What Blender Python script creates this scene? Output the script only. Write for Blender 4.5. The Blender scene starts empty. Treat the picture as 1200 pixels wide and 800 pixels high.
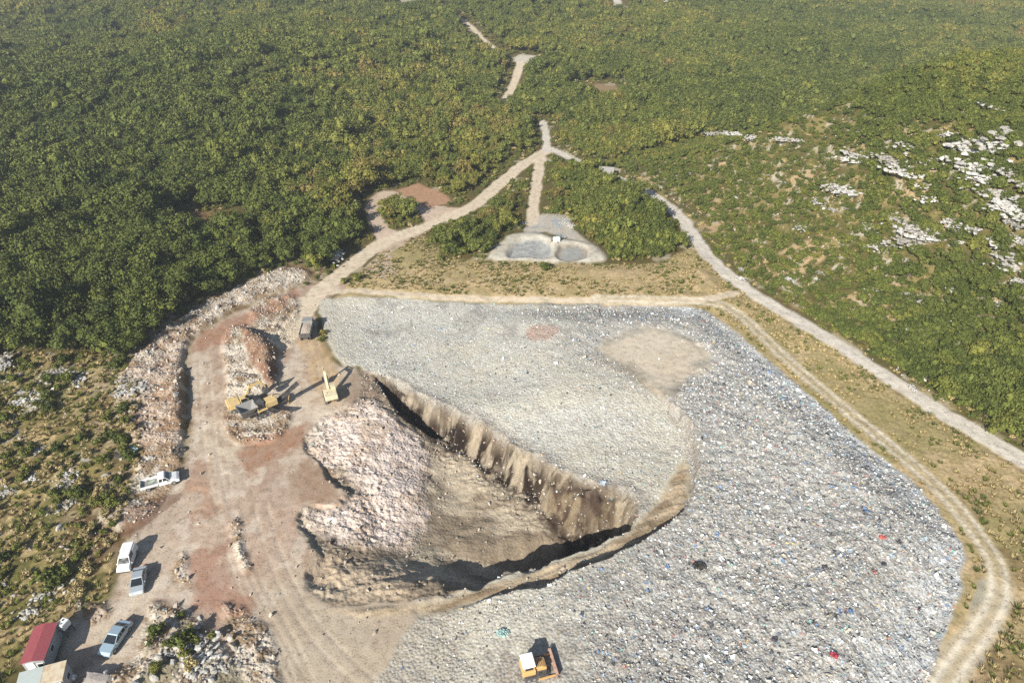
import bpy, bmesh, math, random
import numpy as np
from mathutils import Vector, Matrix

R = math.radians
S = bpy.context.scene
COL = S.collection
# ------------------------------------------------------------------ camera
CH, CT, CF = 75.0, R(34.5), 800.0          # camera height, pitch below the horizon, focal length in photo pixels
cd = bpy.data.cameras.new('camera'); cam = bpy.data.objects.new('camera', cd); COL.objects.link(cam)
cam.location = (0, 0, CH); cam.rotation_euler = (R(90) - CT, 0, 0)
cd.sensor_width = 36; cd.lens = 36 * CF / 1200; cd.clip_start = 1; cd.clip_end = 6000
S.camera = cam
# ------------------------------------------------------------------ light
SUN_AZ, SUN_EL = R(29), R(31)              # shadows run towards azimuth 29 deg right of forward
W = bpy.data.worlds.new('World'); S.world = W; W.use_nodes = True
wn = W.node_tree; bg = wn.nodes['Background']
sky = wn.nodes.new('ShaderNodeTexSky'); sky.sky_type = 'NISHITA'; sky.sun_disc = False
sky.sun_elevation = SUN_EL; sky.sun_rotation = math.pi + SUN_AZ; sky.air_density = 1.0; sky.dust_density = 1.0
wn.links.new(sky.outputs[0], bg.inputs[0]); bg.inputs[1].default_value = 0.066
sl = bpy.data.lights.new('sun', 'SUN'); sl.energy = 5.0; sl.angle = R(0.5); sl.color = (1.0, 0.95, 0.86)
so = bpy.data.objects.new('sun', sl); COL.objects.link(so); so.location = (-60, -60, 120)
sdir = Vector((math.sin(SUN_AZ) * math.cos(SUN_EL), math.cos(SUN_AZ) * math.cos(SUN_EL), -math.sin(SUN_EL)))
so.rotation_euler = sdir.to_track_quat('-Z', 'Y').to_euler()
S.view_settings.view_transform = 'Standard'; S.view_settings.look = 'None'
S.view_settings.exposure = 0.66; S.view_settings.gamma = 1
S.cycles.max_bounces = 5; S.cycles.diffuse_bounces = 2; S.cycles.glossy_bounces = 2
S.cycles.volume_bounces = 0; S.cycles.transmission_bounces = 2; S.cycles.transparent_max_bounces = 4
S.cycles.use_denoising = False

# ------------------------------------------------------------------ maths helpers
rng = np.random.default_rng(7); random.seed(7)
st_, ct_ = math.sin(CT), math.cos(CT)
def P(u, v, z=0.0):
    vp = (v - 400) / CF; d = (CH - z) / (st_ + vp * ct_)
    return ((u - 600) / CF * d, d * (ct_ - vp * st_))
def proj(x, y, z):
    d = y * ct_ + (CH - z) * st_
    return 600 + CF * x / d, 400 + CF * ((CH - z) * ct_ - y * st_) / d, d
def hsh(ix, iy, s):
    h = (ix.astype(np.int64) * 374761393 + iy.astype(np.int64) * 668265263 + s * 1442695041) & 0xFFFFFFFF
    h = ((h ^ (h >> 13)) * 1274126177) & 0xFFFFFFFF
    return ((h ^ (h >> 16)) & 0xFFFFFF) / float(0xFFFFFF)
def noise(x, y, s=0):
    ix = np.floor(x); iy = np.floor(y); fx = x - ix; fy = y - iy
    fx = fx * fx * (3 - 2 * fx); fy = fy * fy * (3 - 2 * fy)
    a = hsh(ix, iy, s); b = hsh(ix + 1, iy, s); c = hsh(ix, iy + 1, s); d = hsh(ix + 1, iy + 1, s)
    return (a * (1 - fx) + b * fx) * (1 - fy) + (c * (1 - fx) + d * fx) * fy
def fbm(x, y, sc, o=3, s=0):
    t = 0; a = 1; n = 0
    for k in range(o):
        t = t + a * noise(x / sc + 17.3 * k, y / sc + 9.1 * k, s + k); n += a; a *= 0.5; sc *= 0.5
    return t / n
def rot(x, y, a): c, s = math.cos(a), math.sin(a); return x * c + y * s, -x * s + y * c
def SS(a): a = np.clip(a, 0, 1); return a * a * (3 - 2 * a)
def smoothpoly(p, closed=True, n=4):
    p = [tuple(q) for q in p]; out = []; m = len(p)
    rg = range(m) if closed else range(m - 1)
    for i in rg:
        if closed: a, b, c, d = p[i - 1], p[i], p[(i + 1) % m], p[(i + 2) % m]
        else: a, b, c, d = p[max(i - 1, 0)], p[i], p[i + 1], p[min(i + 2, m - 1)]
        for k in range(n):
            t = k / n
            out.append(tuple(0.5 * (2 * b[j] + (c[j] - a[j]) * t + (2 * a[j] - 5 * b[j] + 4 * c[j] - d[j]) * t * t
                             + (3 * b[j] - a[j] - 3 * c[j] + d[j]) * t ** 3) for j in (0, 1)))
    if not closed: out.append(p[-1])
    return out
BIG = 60.0
def segd(px, py, a, b):
    dx, dy = b[0] - a[0], b[1] - a[1]; l = dx * dx + dy * dy + 1e-9
    t = np.clip(((px - a[0]) * dx + (py - a[1]) * dy) / l, 0, 1)
    return (px - a[0] - t * dx) ** 2 + (py - a[1] - t * dy) ** 2
def sdf(x, y, poly, mg=BIG):                 # positive inside
    xs = [p[0] for p in poly]; ys = [p[1] for p in poly]
    m = (x > min(xs) - mg) & (x < max(xs) + mg) & (y > min(ys) - mg) & (y < max(ys) + mg)
    out = np.full(x.shape, -mg, float)
    if not m.any(): return out
    px, py = x[m], y[m]; d = np.full(px.shape, 1e9); ins = np.zeros(px.shape, bool)
    for i in range(len(poly)):
        a, b = poly[i - 1], poly[i]
        d = np.minimum(d, segd(px, py, a, b))
        if a[1] != b[1]:
            c = (a[1] > py) != (b[1] > py)
            ins ^= c & (px < (b[0] - a[0]) * (py - a[1]) / (b[1] - a[1]) + a[0])
    out[m] = np.where(ins, 1, -1) * np.sqrt(d)
    return out
def pld(x, y, pl, mg=15.0):                  # distance to a polyline
    xs = [p[0] for p in pl]; ys = [p[1] for p in pl]
    m = (x > min(xs) - mg) & (x < max(xs) + mg) & (y > min(ys) - mg) & (y < max(ys) + mg)
    out = np.full(x.shape, 1e3, float)
    if not m.any(): return out
    px, py = x[m], y[m]; d = np.full(px.shape, 1e9)
    for i in range(len(pl) - 1): d = np.minimum(d, segd(px, py, pl[i], pl[i + 1]))
    out[m] = np.sqrt(d); return out

# ------------------------------------------------------------------ broad terrain
HILL = [P(700, 192), P(770, 228), P(812, 262), P(850, 306), P(905, 348), P(985, 396), P(1060, 447), P(1180, 520), P(1400, 640),
        (420, 20), (460, 250), (200, 268), (110, 250), (60, 232)]
def H0(x, y):
    r = np.sqrt((x - 8) ** 2 + (y - 105) ** 2)
    k = SS((r - 105) / 130)
    u = (fbm(x, y, 150, 3, 11) - 0.5) * 26 * k
    u = u + SS((y - 330) / 700) * 26
    hs = sdf(x + 8 * (fbm(x, y, 30, 2, 5) - .5), y, HILL, 90)
    h = 25 * (1 + .28 * SS((x - 85) / 40)) * SS(hs / 58) * (0.78 + 0.45 * fbm(x, y, 38, 3, 21)) * SS((x - 10) / 110 + .25)
    lw = SS((-x - 30) / 90) * SS((y - 60) / 60) * 5         # left wood rises gently
    return u + h + lw
def ray(u, v, f=None):
    f = f or H0; z = 0.0
    for i in range(30):
        x, y = P(u, v, z); zn = float(f(np.array([x]), np.array([y]))[0]); z += 0.5 * (zn - z)
    x, y = P(u, v, z); return (x, y)
def PX(pts, z=0.0): return [P(u, v, z) for u, v in pts]
def RX(pts): return [ray(u, v) for u, v in pts]

# ------------------------------------------------------------------ regions (read off the photograph, laid on the ground)
GARB = smoothpoly(PX([(372, 360), (385, 348), (470, 350), (560, 354), (680, 356), (780, 358), (822, 363), (850, 379), (885, 406), (930, 446),
        (975, 484), (1020, 523), (1060, 556), (1095, 590), (1120, 620), (1133, 652), (1130, 692), (1115, 730), (1100, 775), (1080, 830),
        (1040, 900), (820, 1000), (600, 1000), (440, 900), (420, 820), (470, 740), (480, 710), (440, 560), (428, 440), (402, 430), (383, 405)]), n=3)
RIM = smoothpoly(PX([(425, 428), (470, 446), (520, 471), (580, 504), (640, 540), (690, 562), (735, 574), (750, 592), (742, 613), (700, 641),
        (650, 661), (600, 675), (540, 693), (480, 704), (430, 707), (386, 711), (352, 676), (366, 648), (343, 616), (352, 588), (404, 586),
        (378, 548), (352, 513), (372, 488), (402, 474), (420, 452)], 0.5), n=3)
TERR = smoothpoly(PX([(690, 430), (735, 445), (772, 472), (800, 508), (812, 552), (800, 602), (762, 640), (700, 669), (640, 691), (560, 707),
        (500, 716), (400, 724), (330, 720), (300, 600), (340, 440), (420, 400), (560, 400)], 0.5), n=3)
LEDGE = smoothpoly(PX([(380, 712), (480, 704), (600, 676), (700, 642), (742, 612), (765, 590), (796, 540), (806, 560), (798, 602), (760, 638),
        (700, 668), (640, 690), (560, 707), (480, 722), (400, 722)], 0.5), n=3)
NOTCH = smoothpoly(PX([(440, 452), (470, 468), (505, 486), (522, 500), (500, 503), (470, 492), (452, 474)], -2.5), n=3)
DIRT = smoothpoly(PX([(400, 325), (345, 340), (285, 366), (240, 392), (222, 420), (218, 470), (216, 530), (205, 560), (180, 590), (150, 625), (138, 650),
        (128, 690), (100, 715), (70, 735), (55, 800), (20, 900), (0, 1100), (600, 1100), (560, 790), (560, 740), (500, 715), (440, 560), (430, 440), (395, 425), (376, 400), (376, 360), (410, 335)]), n=3)
BANK = smoothpoly(PX([(368, 322), (335, 316), (290, 336), (240, 364), (200, 388), (160, 425), (138, 455), (140, 500), (160, 530), (150, 570), (112, 605),
        (140, 625), (190, 596), (214, 560), (216, 530), (218, 470), (222, 420), (240, 392), (285, 366), (345, 340)]), n=3)
SCRUB = smoothpoly(PX([(-600, 440), (-300, 436), (0, 432), (60, 424), (150, 430), (172, 505), (168, 570), (140, 628), (138, 690), (108, 716), (74, 738), (30, 775), (10, 810), (-20, 1000), (-700, 1000)]), n=2)
LOWROCK = smoothpoly(PX([(170, 705), (215, 700), (240, 720), (262, 748), (300, 790), (330, 900), (60, 900), (110, 790), (150, 770)]), n=2)
RUBS = [smoothpoly(PX(p), n=2) for p in (
    [(265, 604), (283, 600), (292, 640), (302, 668), (280, 672), (268, 640)],
    [(206, 650), (220, 640), (230, 685), (205, 686), (196, 668)],
    [(262, 400), (285, 382), (330, 395), (334, 430), (332, 462), (345, 490), (325, 520), (280, 522), (258, 500), (262, 450)],
    [(255, 700), (300, 715), (330, 760), (340, 900), (250, 900), (262, 770)],
    [(85, 700), (128, 700), (130, 725), (100, 740), (85, 725)],
    [(290, 365), (345, 345), (352, 375), (345, 410), (300, 400)])]
HEAP = smoothpoly(PX([(282, 388), (300, 392), (326, 402), (331, 425), (328, 450), (312, 456), (296, 432), (284, 410)]), n=2)
WHITE = smoothpoly(PX([(356, 512), (375, 492), (410, 476), (455, 480), (490, 500), (512, 530), (508, 575), (500, 620), (480, 650), (430, 650), (385, 645),
        (350, 632), (346, 605), (356, 592), (404, 588), (378, 548)], -2.2), n=2)
GRASSN = smoothpoly(PX([(395, 342), (425, 315), (455, 288), (500, 276), (520, 300), (560, 303), (640, 306), (720, 308), (770, 308), (800, 292), (822, 286), (845, 312), (875, 345),
        (870, 372), (780, 366), (560, 362), (400, 362)]), n=2)
GRASSE = smoothpoly(PX([(825, 296), (870, 332), (985, 396), (1060, 446), (1200, 538), (1400, 665), (1500, 1100), (1000, 1100), (1000, 900), (920, 520), (780, 370)]), n=2)
POND = smoothpoly(PX([(570, 303), (590, 280), (598, 274), (632, 272), (655, 279), (690, 284), (708, 294), (712, 305), (690, 309), (620, 308)]), n=3)
POND_A = smoothpoly(PX([(592, 300), (602, 282), (622, 277), (640, 279), (650, 290), (645, 305), (610, 304)]), n=3)
POND_B = smoothpoly(PX([(648, 300), (652, 290), (670, 285), (688, 290), (693, 299), (684, 306), (660, 307)]), n=3)
PONDTOP = smoothpoly(PX([(612, 275), (620, 262), (632, 250), (655, 252), (668, 255), (672, 268), (690, 282), (704, 290), (690, 286), (660, 280), (640, 272)]), n=2)
LOOP = smoothpoly(PX([(425, 312), (442, 296), (430, 262), (428, 240), (440, 226), (462, 222), (486, 234), (505, 240), (545, 242), (560, 243), (520, 262), (460, 298), (470, 320), (440, 330)]), n=2)
ISLAND = smoothpoly(PX([(446, 244), (470, 237), (488, 246), (502, 260), (480, 272), (455, 268)]), n=2)
PATCHES = [  # (points, colour sRGB, softness m, noise)
    ([(284, 520), (330, 505), (352, 498), (352, 520), (318, 540), (290, 560)], (176, 132, 104), 1.4),
    ([(160, 592), (208, 580), (214, 600), (170, 622), (140, 625)], (128, 92, 70), 1.2),
    ([(400, 442), (428, 432), (452, 452), (478, 474), (455, 470), (430, 462), (402, 472)], (166, 146, 126), 1.2),
    ([(372, 640), (400, 652), (440, 655), (480, 652), (470, 700), (400, 704), (384, 702), (356, 670)], (212, 192, 166), 2.0),
    ([(352, 545), (376, 545), (400, 580), (360, 590), (346, 580)], (168, 138, 114), 1.6),
    ([(226, 648), (262, 640), (285, 690), (290, 720), (250, 720), (232, 700)], (182, 140, 118), 2.0),
    ([(225, 420), (245, 392), (300, 366), (345, 342), (352, 352), (300, 380), (262, 405)], (178, 132, 105), 1.4),
    ([(228, 540), (250, 545), (255, 600), (230, 610), (216, 590)], (184, 148, 124), 1.6),
    ([(80, 610), (118, 605), (140, 625), (132, 655), (100, 660), (75, 640)], (118, 84, 60), 1.5),
    ([(616, 396), (628, 390), (642, 391), (656, 396), (650, 404), (636, 408), (620, 405)], (196, 136, 96), .7),
    ([(350, 395), (375, 395), (392, 430), (405, 465), (378, 470), (360, 430)], (212, 184, 144), 1.2),
    ([(560, 780), (620, 760), (760, 750), (900, 700), (780, 770), (680, 800), (600, 830)], (156, 142, 122), 3),
    ([(690, 430), (715, 418), (750, 420), (765, 440), (735, 442), (700, 440)], (168, 154, 134), 2),
]
PATCHES = [(smoothpoly(PX(p), n=2), c, s) for p, c, s in PATCHES]
SAND = smoothpoly(PX([(698, 415), (720, 396), (755, 386), (795, 392), (826, 412), (832, 434), (806, 446), (792, 474), (764, 464), (738, 442)], 1.2), n=2)
CLEAR = [(RX([(215, 255), (235, 247), (270, 250), (292, 258), (270, 270), (235, 268)]), (150, 120, 84)),
         (RX([(664, 106), (690, 98), (722, 100), (726, 110), (705, 116), (680, 112)]), (160, 138, 104)),
         (RX([(600, 68), (612, 63), (628, 66), (628, 73), (612, 76), (602, 73)]), (222, 214, 198)),
         (RX([(462, 222), (490, 215), (520, 226), (530, 238), (500, 244), (482, 234)]), (192, 154, 124)),
         (RX([(465, -3), (500, -4), (506, 6), (485, 8), (462, 2)]), (200, 190, 168))]
CREAM = (238, 222, 196); GREY = (236, 229, 216)
ROADS = [  # (centreline, half width, colour, clears trees)
    (smoothpoly(RX([(330, 402), (352, 372), (375, 340), (415, 308), (445, 286), (480, 272), (520, 257), (555, 240), (585, 216), (615, 191), (640, 177)]), False), 2.1, CREAM),
    (smoothpoly(RX([(642, 177), (640, 160), (637, 143)]), False), 1.3, GREY),
    (smoothpoly(RX([(640, 172), (652, 177), (668, 185), (684, 191)]), False), 1.5, GREY),
    (smoothpoly(RX([(718, 207), (745, 218), (775, 235), (800, 257), (815, 280), (838, 308), (870, 335), (920, 366), (980, 402), (1040, 441), (1100, 480), (1160, 516), (1210, 546), (1300, 600), (1450, 700)]), False), 1.75, GREY),
    (smoothpoly(RX([(634, 184), (629, 212), (625, 240), (624, 262)]), False), 1.5, CREAM),
    (smoothpoly(RX([(610, 74), (602, 98), (592, 118)]), False), 1.7, CREAM),
    (smoothpoly(RX([(520, 12), (548, 28), (565, 45), (588, 64)]), False), 1.5, CREAM),
    (smoothpoly(RX([(722, -5), (726, 12)]), False), 2.4, GREY),
    (smoothpoly(PX([(345, 356), (375, 345), (400, 341), (460, 346), (560, 351), (680, 353), (780, 355), (830, 352), (862, 343)]), False), 1.0, CREAM),
    (smoothpoly(PX([(1110, 800), (1090, 830), (1060, 880)]), False), 1.5, (196, 190, 170)),
    (smoothpoly(PX([(1168, 690), (1150, 735), (1118, 782), (1090, 830)]), False), 1.7, (190, 184, 164)),
    (smoothpoly(PX([(180, 620), (205, 600), (225, 585)]), False), 1.6, (206, 188, 168)),
]
RUTS = [smoothpoly(PX([(700, 351), (780, 353), (830, 356), (862, 366), (890, 390), (925, 424), (965, 458), (1008, 494), (1055, 532), (1095, 567), (1125, 600), (1152, 635), (1168, 665), (1170, 700), (1150, 738), (1118, 782), (1090, 830)]), False),
        smoothpoly(PX([(262, 560), (266, 600), (296, 680), (340, 760), (380, 860)]), False),
        smoothpoly(PX([(240, 430), (246, 520), (262, 600), (290, 690), (350, 800)]), False),
        smoothpoly(PX([(305, 590), (325, 660), (370, 740), (450, 820)]), False),
        smoothpoly(PX([(130, 760), (165, 700), (200, 640), (232, 600)]), False),
        smoothpoly(PX([(363, 375), (366, 400), (378, 430), (388, 470)]), False)]
# level pads under machines and huts: (x, y, radius)
PADS = []
def pad(u, v, r): PADS.append((*P(u, v), r))
for u, v, r in ((190, 566, 3.5), (152, 655, 3), (165, 680, 3), (138, 748, 3.2), (42, 765, 4.5), (50, 800, 4.5), (79, 735, 1.8), (84, 791, 1),
                (388, 466, 3.2), (361, 390, 4), (278, 475, 3), (305, 480, 4.5), (628, 790, 4.5)): pad(u, v, r)

def fields(x, y):
    """height and the masks the colours use"""
    F = {}
    wx = x + 1.6 * (fbm(x, y, 4.0, 3, 31) - .5); wy = y + 1.6 * (fbm(x, y, 4.0, 3, 47) - .5)
    g = F['garb'] = sdf(wx, wy, GARB, 25); rim = F['rim'] = sdf(wx, wy, RIM, 25); t = F['terr'] = sdf(wx, wy, TERR, 25)
    F['ledge'] = sdf(wx, wy, LEDGE, 12); F['dirt'] = sdf(wx, wy, DIRT, 25); F['bank'] = sdf(wx, wy, BANK, 20)
    F['scrub'] = sdf(wx, wy, SCRUB, 30); F['low'] = sdf(wx, wy, LOWROCK, 15); F['white'] = sdf(wx + 5 * (fbm(x, y, 6, 4, 57) - .5), wy + 5 * (fbm(x, y, 6, 4, 59) - .5), WHITE, 15)
    F['rubs'] = np.maximum.reduce([sdf(wx, wy, q, 12) for q in RUBS]); F['heap'] = sdf(wx, wy, HEAP, 12)
    F['gn'] = sdf(wx, wy, GRASSN, 20); F['ge'] = sdf(wx, wy, GRASSE, 20)
    F['pond'] = sdf(x + .4 * (wx - x), wy, POND, 12); F['pa'] = sdf(x + .9 * (wx - x), y + 1.5 * (wy - y), POND_A, 12); F['pb'] = sdf(x + .9 * (wx - x), y + 1.5 * (wy - y), POND_B, 12); F['pt'] = sdf(wx, wy, PONDTOP, 12)
    F['loop'] = sdf(wx, wy, LOOP, 12); F['isl'] = sdf(wx, wy, ISLAND, 12); F['hill'] = sdf(wx, wy, HILL, 40); F['notch'] = sdf(wx, wy, NOTCH, 8)
    ed_ = .9 * (fbm(x, y, 2.6, 3, 33) - .5); F['road'] = [pld(x + .35 * (wx - x), y + .35 * (wy - y), r[0]) - r[1] + ed_ for r in ROADS]
    F['clr'] = [sdf(wx, wy, c[0], 15) for c in CLEAR]
    roadm = np.minimum.reduce(F['road']); F['roadmin'] = roadm
    ruts = [pld(x, y, q, 8) for q in RUTS]; F['rutc'] = ruts
    z = H0(x, y)
    padm = np.zeros_like(x)
    for px, py, r in PADS: padm = np.maximum(padm, 1 - SS((np.hypot(x - px, y - py) - r) / 1.5))
    F['pad'] = padm
    # landfill body and its cut terraces
    fill = 0.5 + 1.7 * SS((x + 14) / 29); terr = SS(t / .7 + .5) * SS((95 - y) / 10); fill = (0.5 + 2.5 * SS((x + 14) / 26) - .8 * SS((y - 85) / 12)) * (1 - terr) + (0.5 + 1.2 * SS((x + 14) / 26) * SS((y - 78) / 12)) * terr
    z = z + fill * SS(g / 11.0)
    W_ = np.where((g < 0.5) | (t > 0), SS(t / 1.2), 0); lev = SS((-x) / 10) * .5
    z = z + 0.5 * SS(t / 4) * (1 - SS(g / 6.0)) * SS(-rim / 2 + 1) * SS((x + 14) / 6)
    south = SS((66.5 + .36 * x - y) / 9) * SS((x + 9) / 13)
    nf = SS((y - 72) / 8); sf = SS((62 - y) / 8)
    D = .62 * (1 - .75 * nf) * (.45 + .9 * SS((fbm(x, y, 6, 2, 74) - .3) * 2.5)) + 5.3 * (SS((x + 27) / 22) * (1 - sf) * (1 - nf) + SS((x + 15) / 17) * sf + SS((x + 24) / 14) * nf) + .8 * SS(x / 14) + 4.2 * south
    ww = 0.5 + 0.42 * D * (1 - .42 * south) * (1 + 1.3 * SS((x - 2) / 9) * (1 - south)) + 8.0 * SS((60.5 + .30 * x - y) / 6 + .6) * SS((-x - 4) / 9) * SS((x + 32) / 6)
    al = x * .87 - y * .49 + 1.5 * (fbm(x, y, 3, 2, 78) - .5); streak = fbm(al, y * .4, 2.1, 5, 77) - .5
    rimn = rim + (fbm(x, y, 2.0, 4, 75) - .5) * 2.2; zin = -D * SS((rimn + streak * .22 * SS(rim) + (fbm(x, y, 4.5, 3, 80) - .5) * 1.6 * SS(rim / 1.5) * (1 - SS((rim - 5) / 3))) / ww) + 1.1 * (fbm(x, y, 1.3, 5, 76) - .5) * SS(rim / .6) * (1 - SS((rim - ww) / 2)) * SS(D / 3)
    undul = (fbm(x, y, 9, 3, 91) - .5) * .8 * SS(rim / 5) - .5 * np.abs(fbm(x, y, 2.6, 4, 93) - .5) * SS(rim / 1.5)
    z = z + zin + undul - 3.6 * SS(F['notch'] / 1.2) * SS(1.3 * rim)
    # rubble: rocky relief
    rub = np.clip(np.maximum.reduce([SS(F['bank'] / 1.5), SS(F['rubs'] / 1.5) * (1 - SS(rim)), SS(F['white'] / 2) * SS(rim / 1.5) * (.35 + .65 * fbm(x, y, 7, 2, 3)), SS(F['low'] / 2),
                  0.55 * SS(F['heap'])]), 0, 1)
    F['rub'] = rub
    rr = np.abs(fbm(x, y, 1.7, 4, 55) - .5) * 2; r2 = np.abs(fbm(x, y, 5.5, 3, 58) - .5) * 2
    amp = rub * (1 - padm)
    z = z + amp * ((0.5 - rr) * 0.6 + (0.4 - r2) * .8)
    bk = F['bank']
    z = z + (.15 + 1.1 * SS(1.2 - np.abs(y - 92) / 14)) * SS(bk / .9) * SS((x + 76) / 20) * (1 - .55 * SS(bk / 9)) + .9 * SS(F['heap'] / 2.0) + 1.4 * SS(F['heap'] / 3.2)
    z = z + 0.7 * SS(F['low'] / 2.5) * (1 - padm) * fbm(x, y, 5, 2, 66)
    # folds and tyre scuffs in loose earth of the pit
    pitm = SS(rim / 2) * (1 - SS(F['white'] / 2)); z = z + SS(rim / .8) * (1 - SS((rim - 6) / 3)) * (np.abs(fbm(x, y, .9, 3, 14) - .5)) * -1.0
    z = z + pitm * (fbm(x * .6 + y * .3, y * 1.2 - x * .2, 2.2, 4, 13) - .5) * 0.42
    # litter relief
    gm = SS(g / 1.0) * (1 - SS(rim)); F['gm'] = gm
    rough = .30 + .70 * SS((x + 4) / 26) * (1 - .85 * SS((t + 4) / 6) * SS((108 - y) / 14)) * (1 - .45 * SS((y - 92) / 25) * SS((60 - x) / 25))
    F['rough'] = rough; F['sand'] = sdf(wx, wy, SAND, 12)
    z = z + gm * (1 - .75 * SS(F['sand'] / 2)) * ((fbm(x, y, 1.1, 2, 61) - .5) * .5 * rough + (fbm(x, y, 8, 2, 63) - .5) * .7)
    # bare dirt, scrub, banks
    z = z + (1 - gm) * (1 - padm) * (fbm(x, y, 2.2, 3, 71) - .5) * (0.10 + .35 * SS(F['scrub'] / 3) + .25 * SS(F['gn']) + .2 * SS(F['ge']))
    z = z - 0.9 * SS(F['pa'] / 1.6) - .7 * SS(F['pb'] / 1.4) + .5 * SS(F['pond'] / 1.5)
    z = z + SS(F['ledge']) * (fbm(x * .35 - y * .2, y * 1.6 - x * .6, 2.0, 3, 193) - .5) * .7
    z = z + .5 * SS((F['gn']) / 6) - .12 * SS((1.2 - roadm) / 1)
    for i, r in enumerate(ruts): z = z - .045 * np.exp(-((r - .85) / .28) ** 2) * (1 - gm)
    F['z'] = z
    return F
def H(x, y):
    x = np.atleast_1d(np.asarray(x, float)); y = np.atleast_1d(np.asarray(y, float)); return fields(x, y)['z']
def h1(x, y): return float(H(x, y)[0])

def lin(c):
    c = np.array(c, float) / 255
    return np.where(c <= .04045, c / 12.92, ((c + .055) / 1.055) ** 2.4)
K = 0.70
def alb(c): return lin(c) * K
def colours(x, y, F):
    n1 = fbm(x, y, 12, 3, 101); n2 = fbm(x, y, 3.0, 3, 111); n3 = fbm(x, y, .9, 2, 121); n4 = fbm(x, y, 30, 2, 131)
    C = np.empty((len(x), 3)); C[:] = alb((108, 100, 60))
    def mix(m, c):
        c = alb(c) if not isinstance(c, np.ndarray) else c
        C[:] = C * (1 - m[:, None]) + c * m[:, None]
    def two(a, b, m): return alb(a) * (1 - m[:, None]) + alb(b) * m[:, None]
    far = SS((y - 200) / 200)
    mix(SS((n2 - .5) * 5) * .5, (120, 102, 62)); mix(SS((fbm(x, y, 6, 4, 141) - .66) * 14) * .8, (196, 186, 160))
    hl = SS(F['hill'] / 1.5)
    mix(hl, two((108, 102, 60), (150, 138, 90), SS((n2 - .45) * 4))); mix(hl * SS((fbm(x, y, 2.5, 4, 143) - .62) * 16), (196, 188, 168)); mix(hl * SS((fbm(x * .7, y * 1.4, 9, 3, 144) - .62) * 14) * SS((fbm(x, y, 1.2, 2, 145) - .35) * 6), (196, 172, 134))
    dry = two((206, 186, 138), (232, 206, 162), SS((n2 - .4) * 3))
    dry = dry * (1 - (SS((n1 - .52) * 6) * .5)[:, None]) + alb((160, 156, 96)) * (SS((n1 - .52) * 6) * .5)[:, None]
    for k in ('gn', 'ge'): mix(SS(F[k] / 1.5), dry)
    bm = SS((fbm(x, y, 7, 3, 151) - .52) * 8)
    mix(SS(F['ge'] / 2) * bm * .5 * SS((80 - y) / 25), (140, 108, 76))
    mix(SS(F['scrub'] / 2), two((178, 164, 108), (222, 198, 148), SS((n2 - .42) * 4)))
    mix(SS(F['scrub'] / 2) * SS((fbm(x, y, 1.8, 4, 157) - .50) * 8) * .6, (128, 108, 70)); mix(SS(F['scrub'] / 2) * SS((fbm(x, y, 5, 3, 153) - .54) * 10), (130, 126, 72)); mix(SS(F['scrub'] / 2) * SS((fbm(x, y, 3.5, 3, 155) - .66) * 12), (196, 190, 176))
    nb = SS((F['bank'] + 6) / 5); mix(nb * .85, two((150, 126, 92), (196, 180, 154), SS((n3 * .5 + n2 * .5 - .42) * 7)))
    d = SS(F['dirt'] / 1.5)
    mix(d, two((208, 190, 170), (222, 206, 184), SS((n1 - .35) * 3)))
    mix(d * SS((n4 - .5) * 5) * .45, (198, 168, 148)); mix(d * SS((fbm(x * 1.5, y * .6, 5, 3, 161) - .55) * 7) * .5, (182, 150, 128))
    mix(d * SS((fbm(x, y, 1.6, 4, 163) - .56) * 9) * .45, (176, 150, 128)); mix(d * SS((fbm(x, y, 2.4, 4, 165) - .58) * 9) * .5, (236, 224, 206))
    mix(d * .8 * SS((60 - y) / 12 + 0.2) * SS((x + 38) / 12), (202, 188, 166))
    rb = np.maximum(SS(F['bank'] / 1.2), np.maximum(SS(F['rubs'] / 1.2), SS(F['low'] / 1.5)))
    mix(rb, two((168, 146, 120), (226, 216, 200), SS((n2 * .6 + n3 * .4 - .38) * 5)))
    mix(rb * SS((n1 - .52) * 6) * .45, (168, 134, 110)); mix(SS(F['low'] / 3) * SS((n2 - .5) * 6) * .7, (104, 98, 56))
    mix(SS(F['heap'] / 1.0), two((166, 138, 116), (138, 106, 88), SS((n2 - .4) * 4)))
    g = F['gm']
    gc = two((220, 214, 192), (220, 218, 204), SS((n1 - .4) * 3))
    mix(g, gc)
    mix(g * SS((F['rough'] - .4) * 2) * .85, (182, 176, 162)); mix(g * SS((n4 * .5 + n2 * .5 - .5) * 5) * .45 * SS((x + 5) / 15), (190, 178, 156))
    edge = SS((9 - F['garb']) / 6) * SS((x - 20) / 10); mix(g * edge, (226, 232, 234))
    mix(g * SS((fbm(x * .7 + y * .5, y * 1.2 - x * .5, 10, 3, 171) - .5) * 5) * .7 * SS((-F['terr']) / 3) * SS((x + 2) / 12), (146, 138, 124)); mix(g * SS((fbm(x, y, 3.5, 4, 173) - .56) * 9) * .5 * SS((-F['terr']) / 3), (140, 132, 120))
    sm = SS((4 - F['terr'] * -1) / 4) * 0
    # pale worn margins of the landfill on the west side
    mix(g * SS((x + 16) / -10) * SS((58 - y) / 8), (190, 174, 150)); mix(g * (1 - SS((x + 22) / 26)) * SS((66 - y) / 6), (188, 172, 148))
    mix(SS(F['ledge'] / .8), two((206, 188, 160), (158, 140, 114), SS((n2 * .5 + .5 * fbm(x * .35 - y * .2, y * 2.2 - x * .7, 3, 3, 191) - .44) * 6)))
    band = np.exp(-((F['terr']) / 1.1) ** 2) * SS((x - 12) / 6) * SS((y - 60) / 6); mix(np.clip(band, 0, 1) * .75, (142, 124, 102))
    r = SS(F['rim'] / .5)
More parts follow.
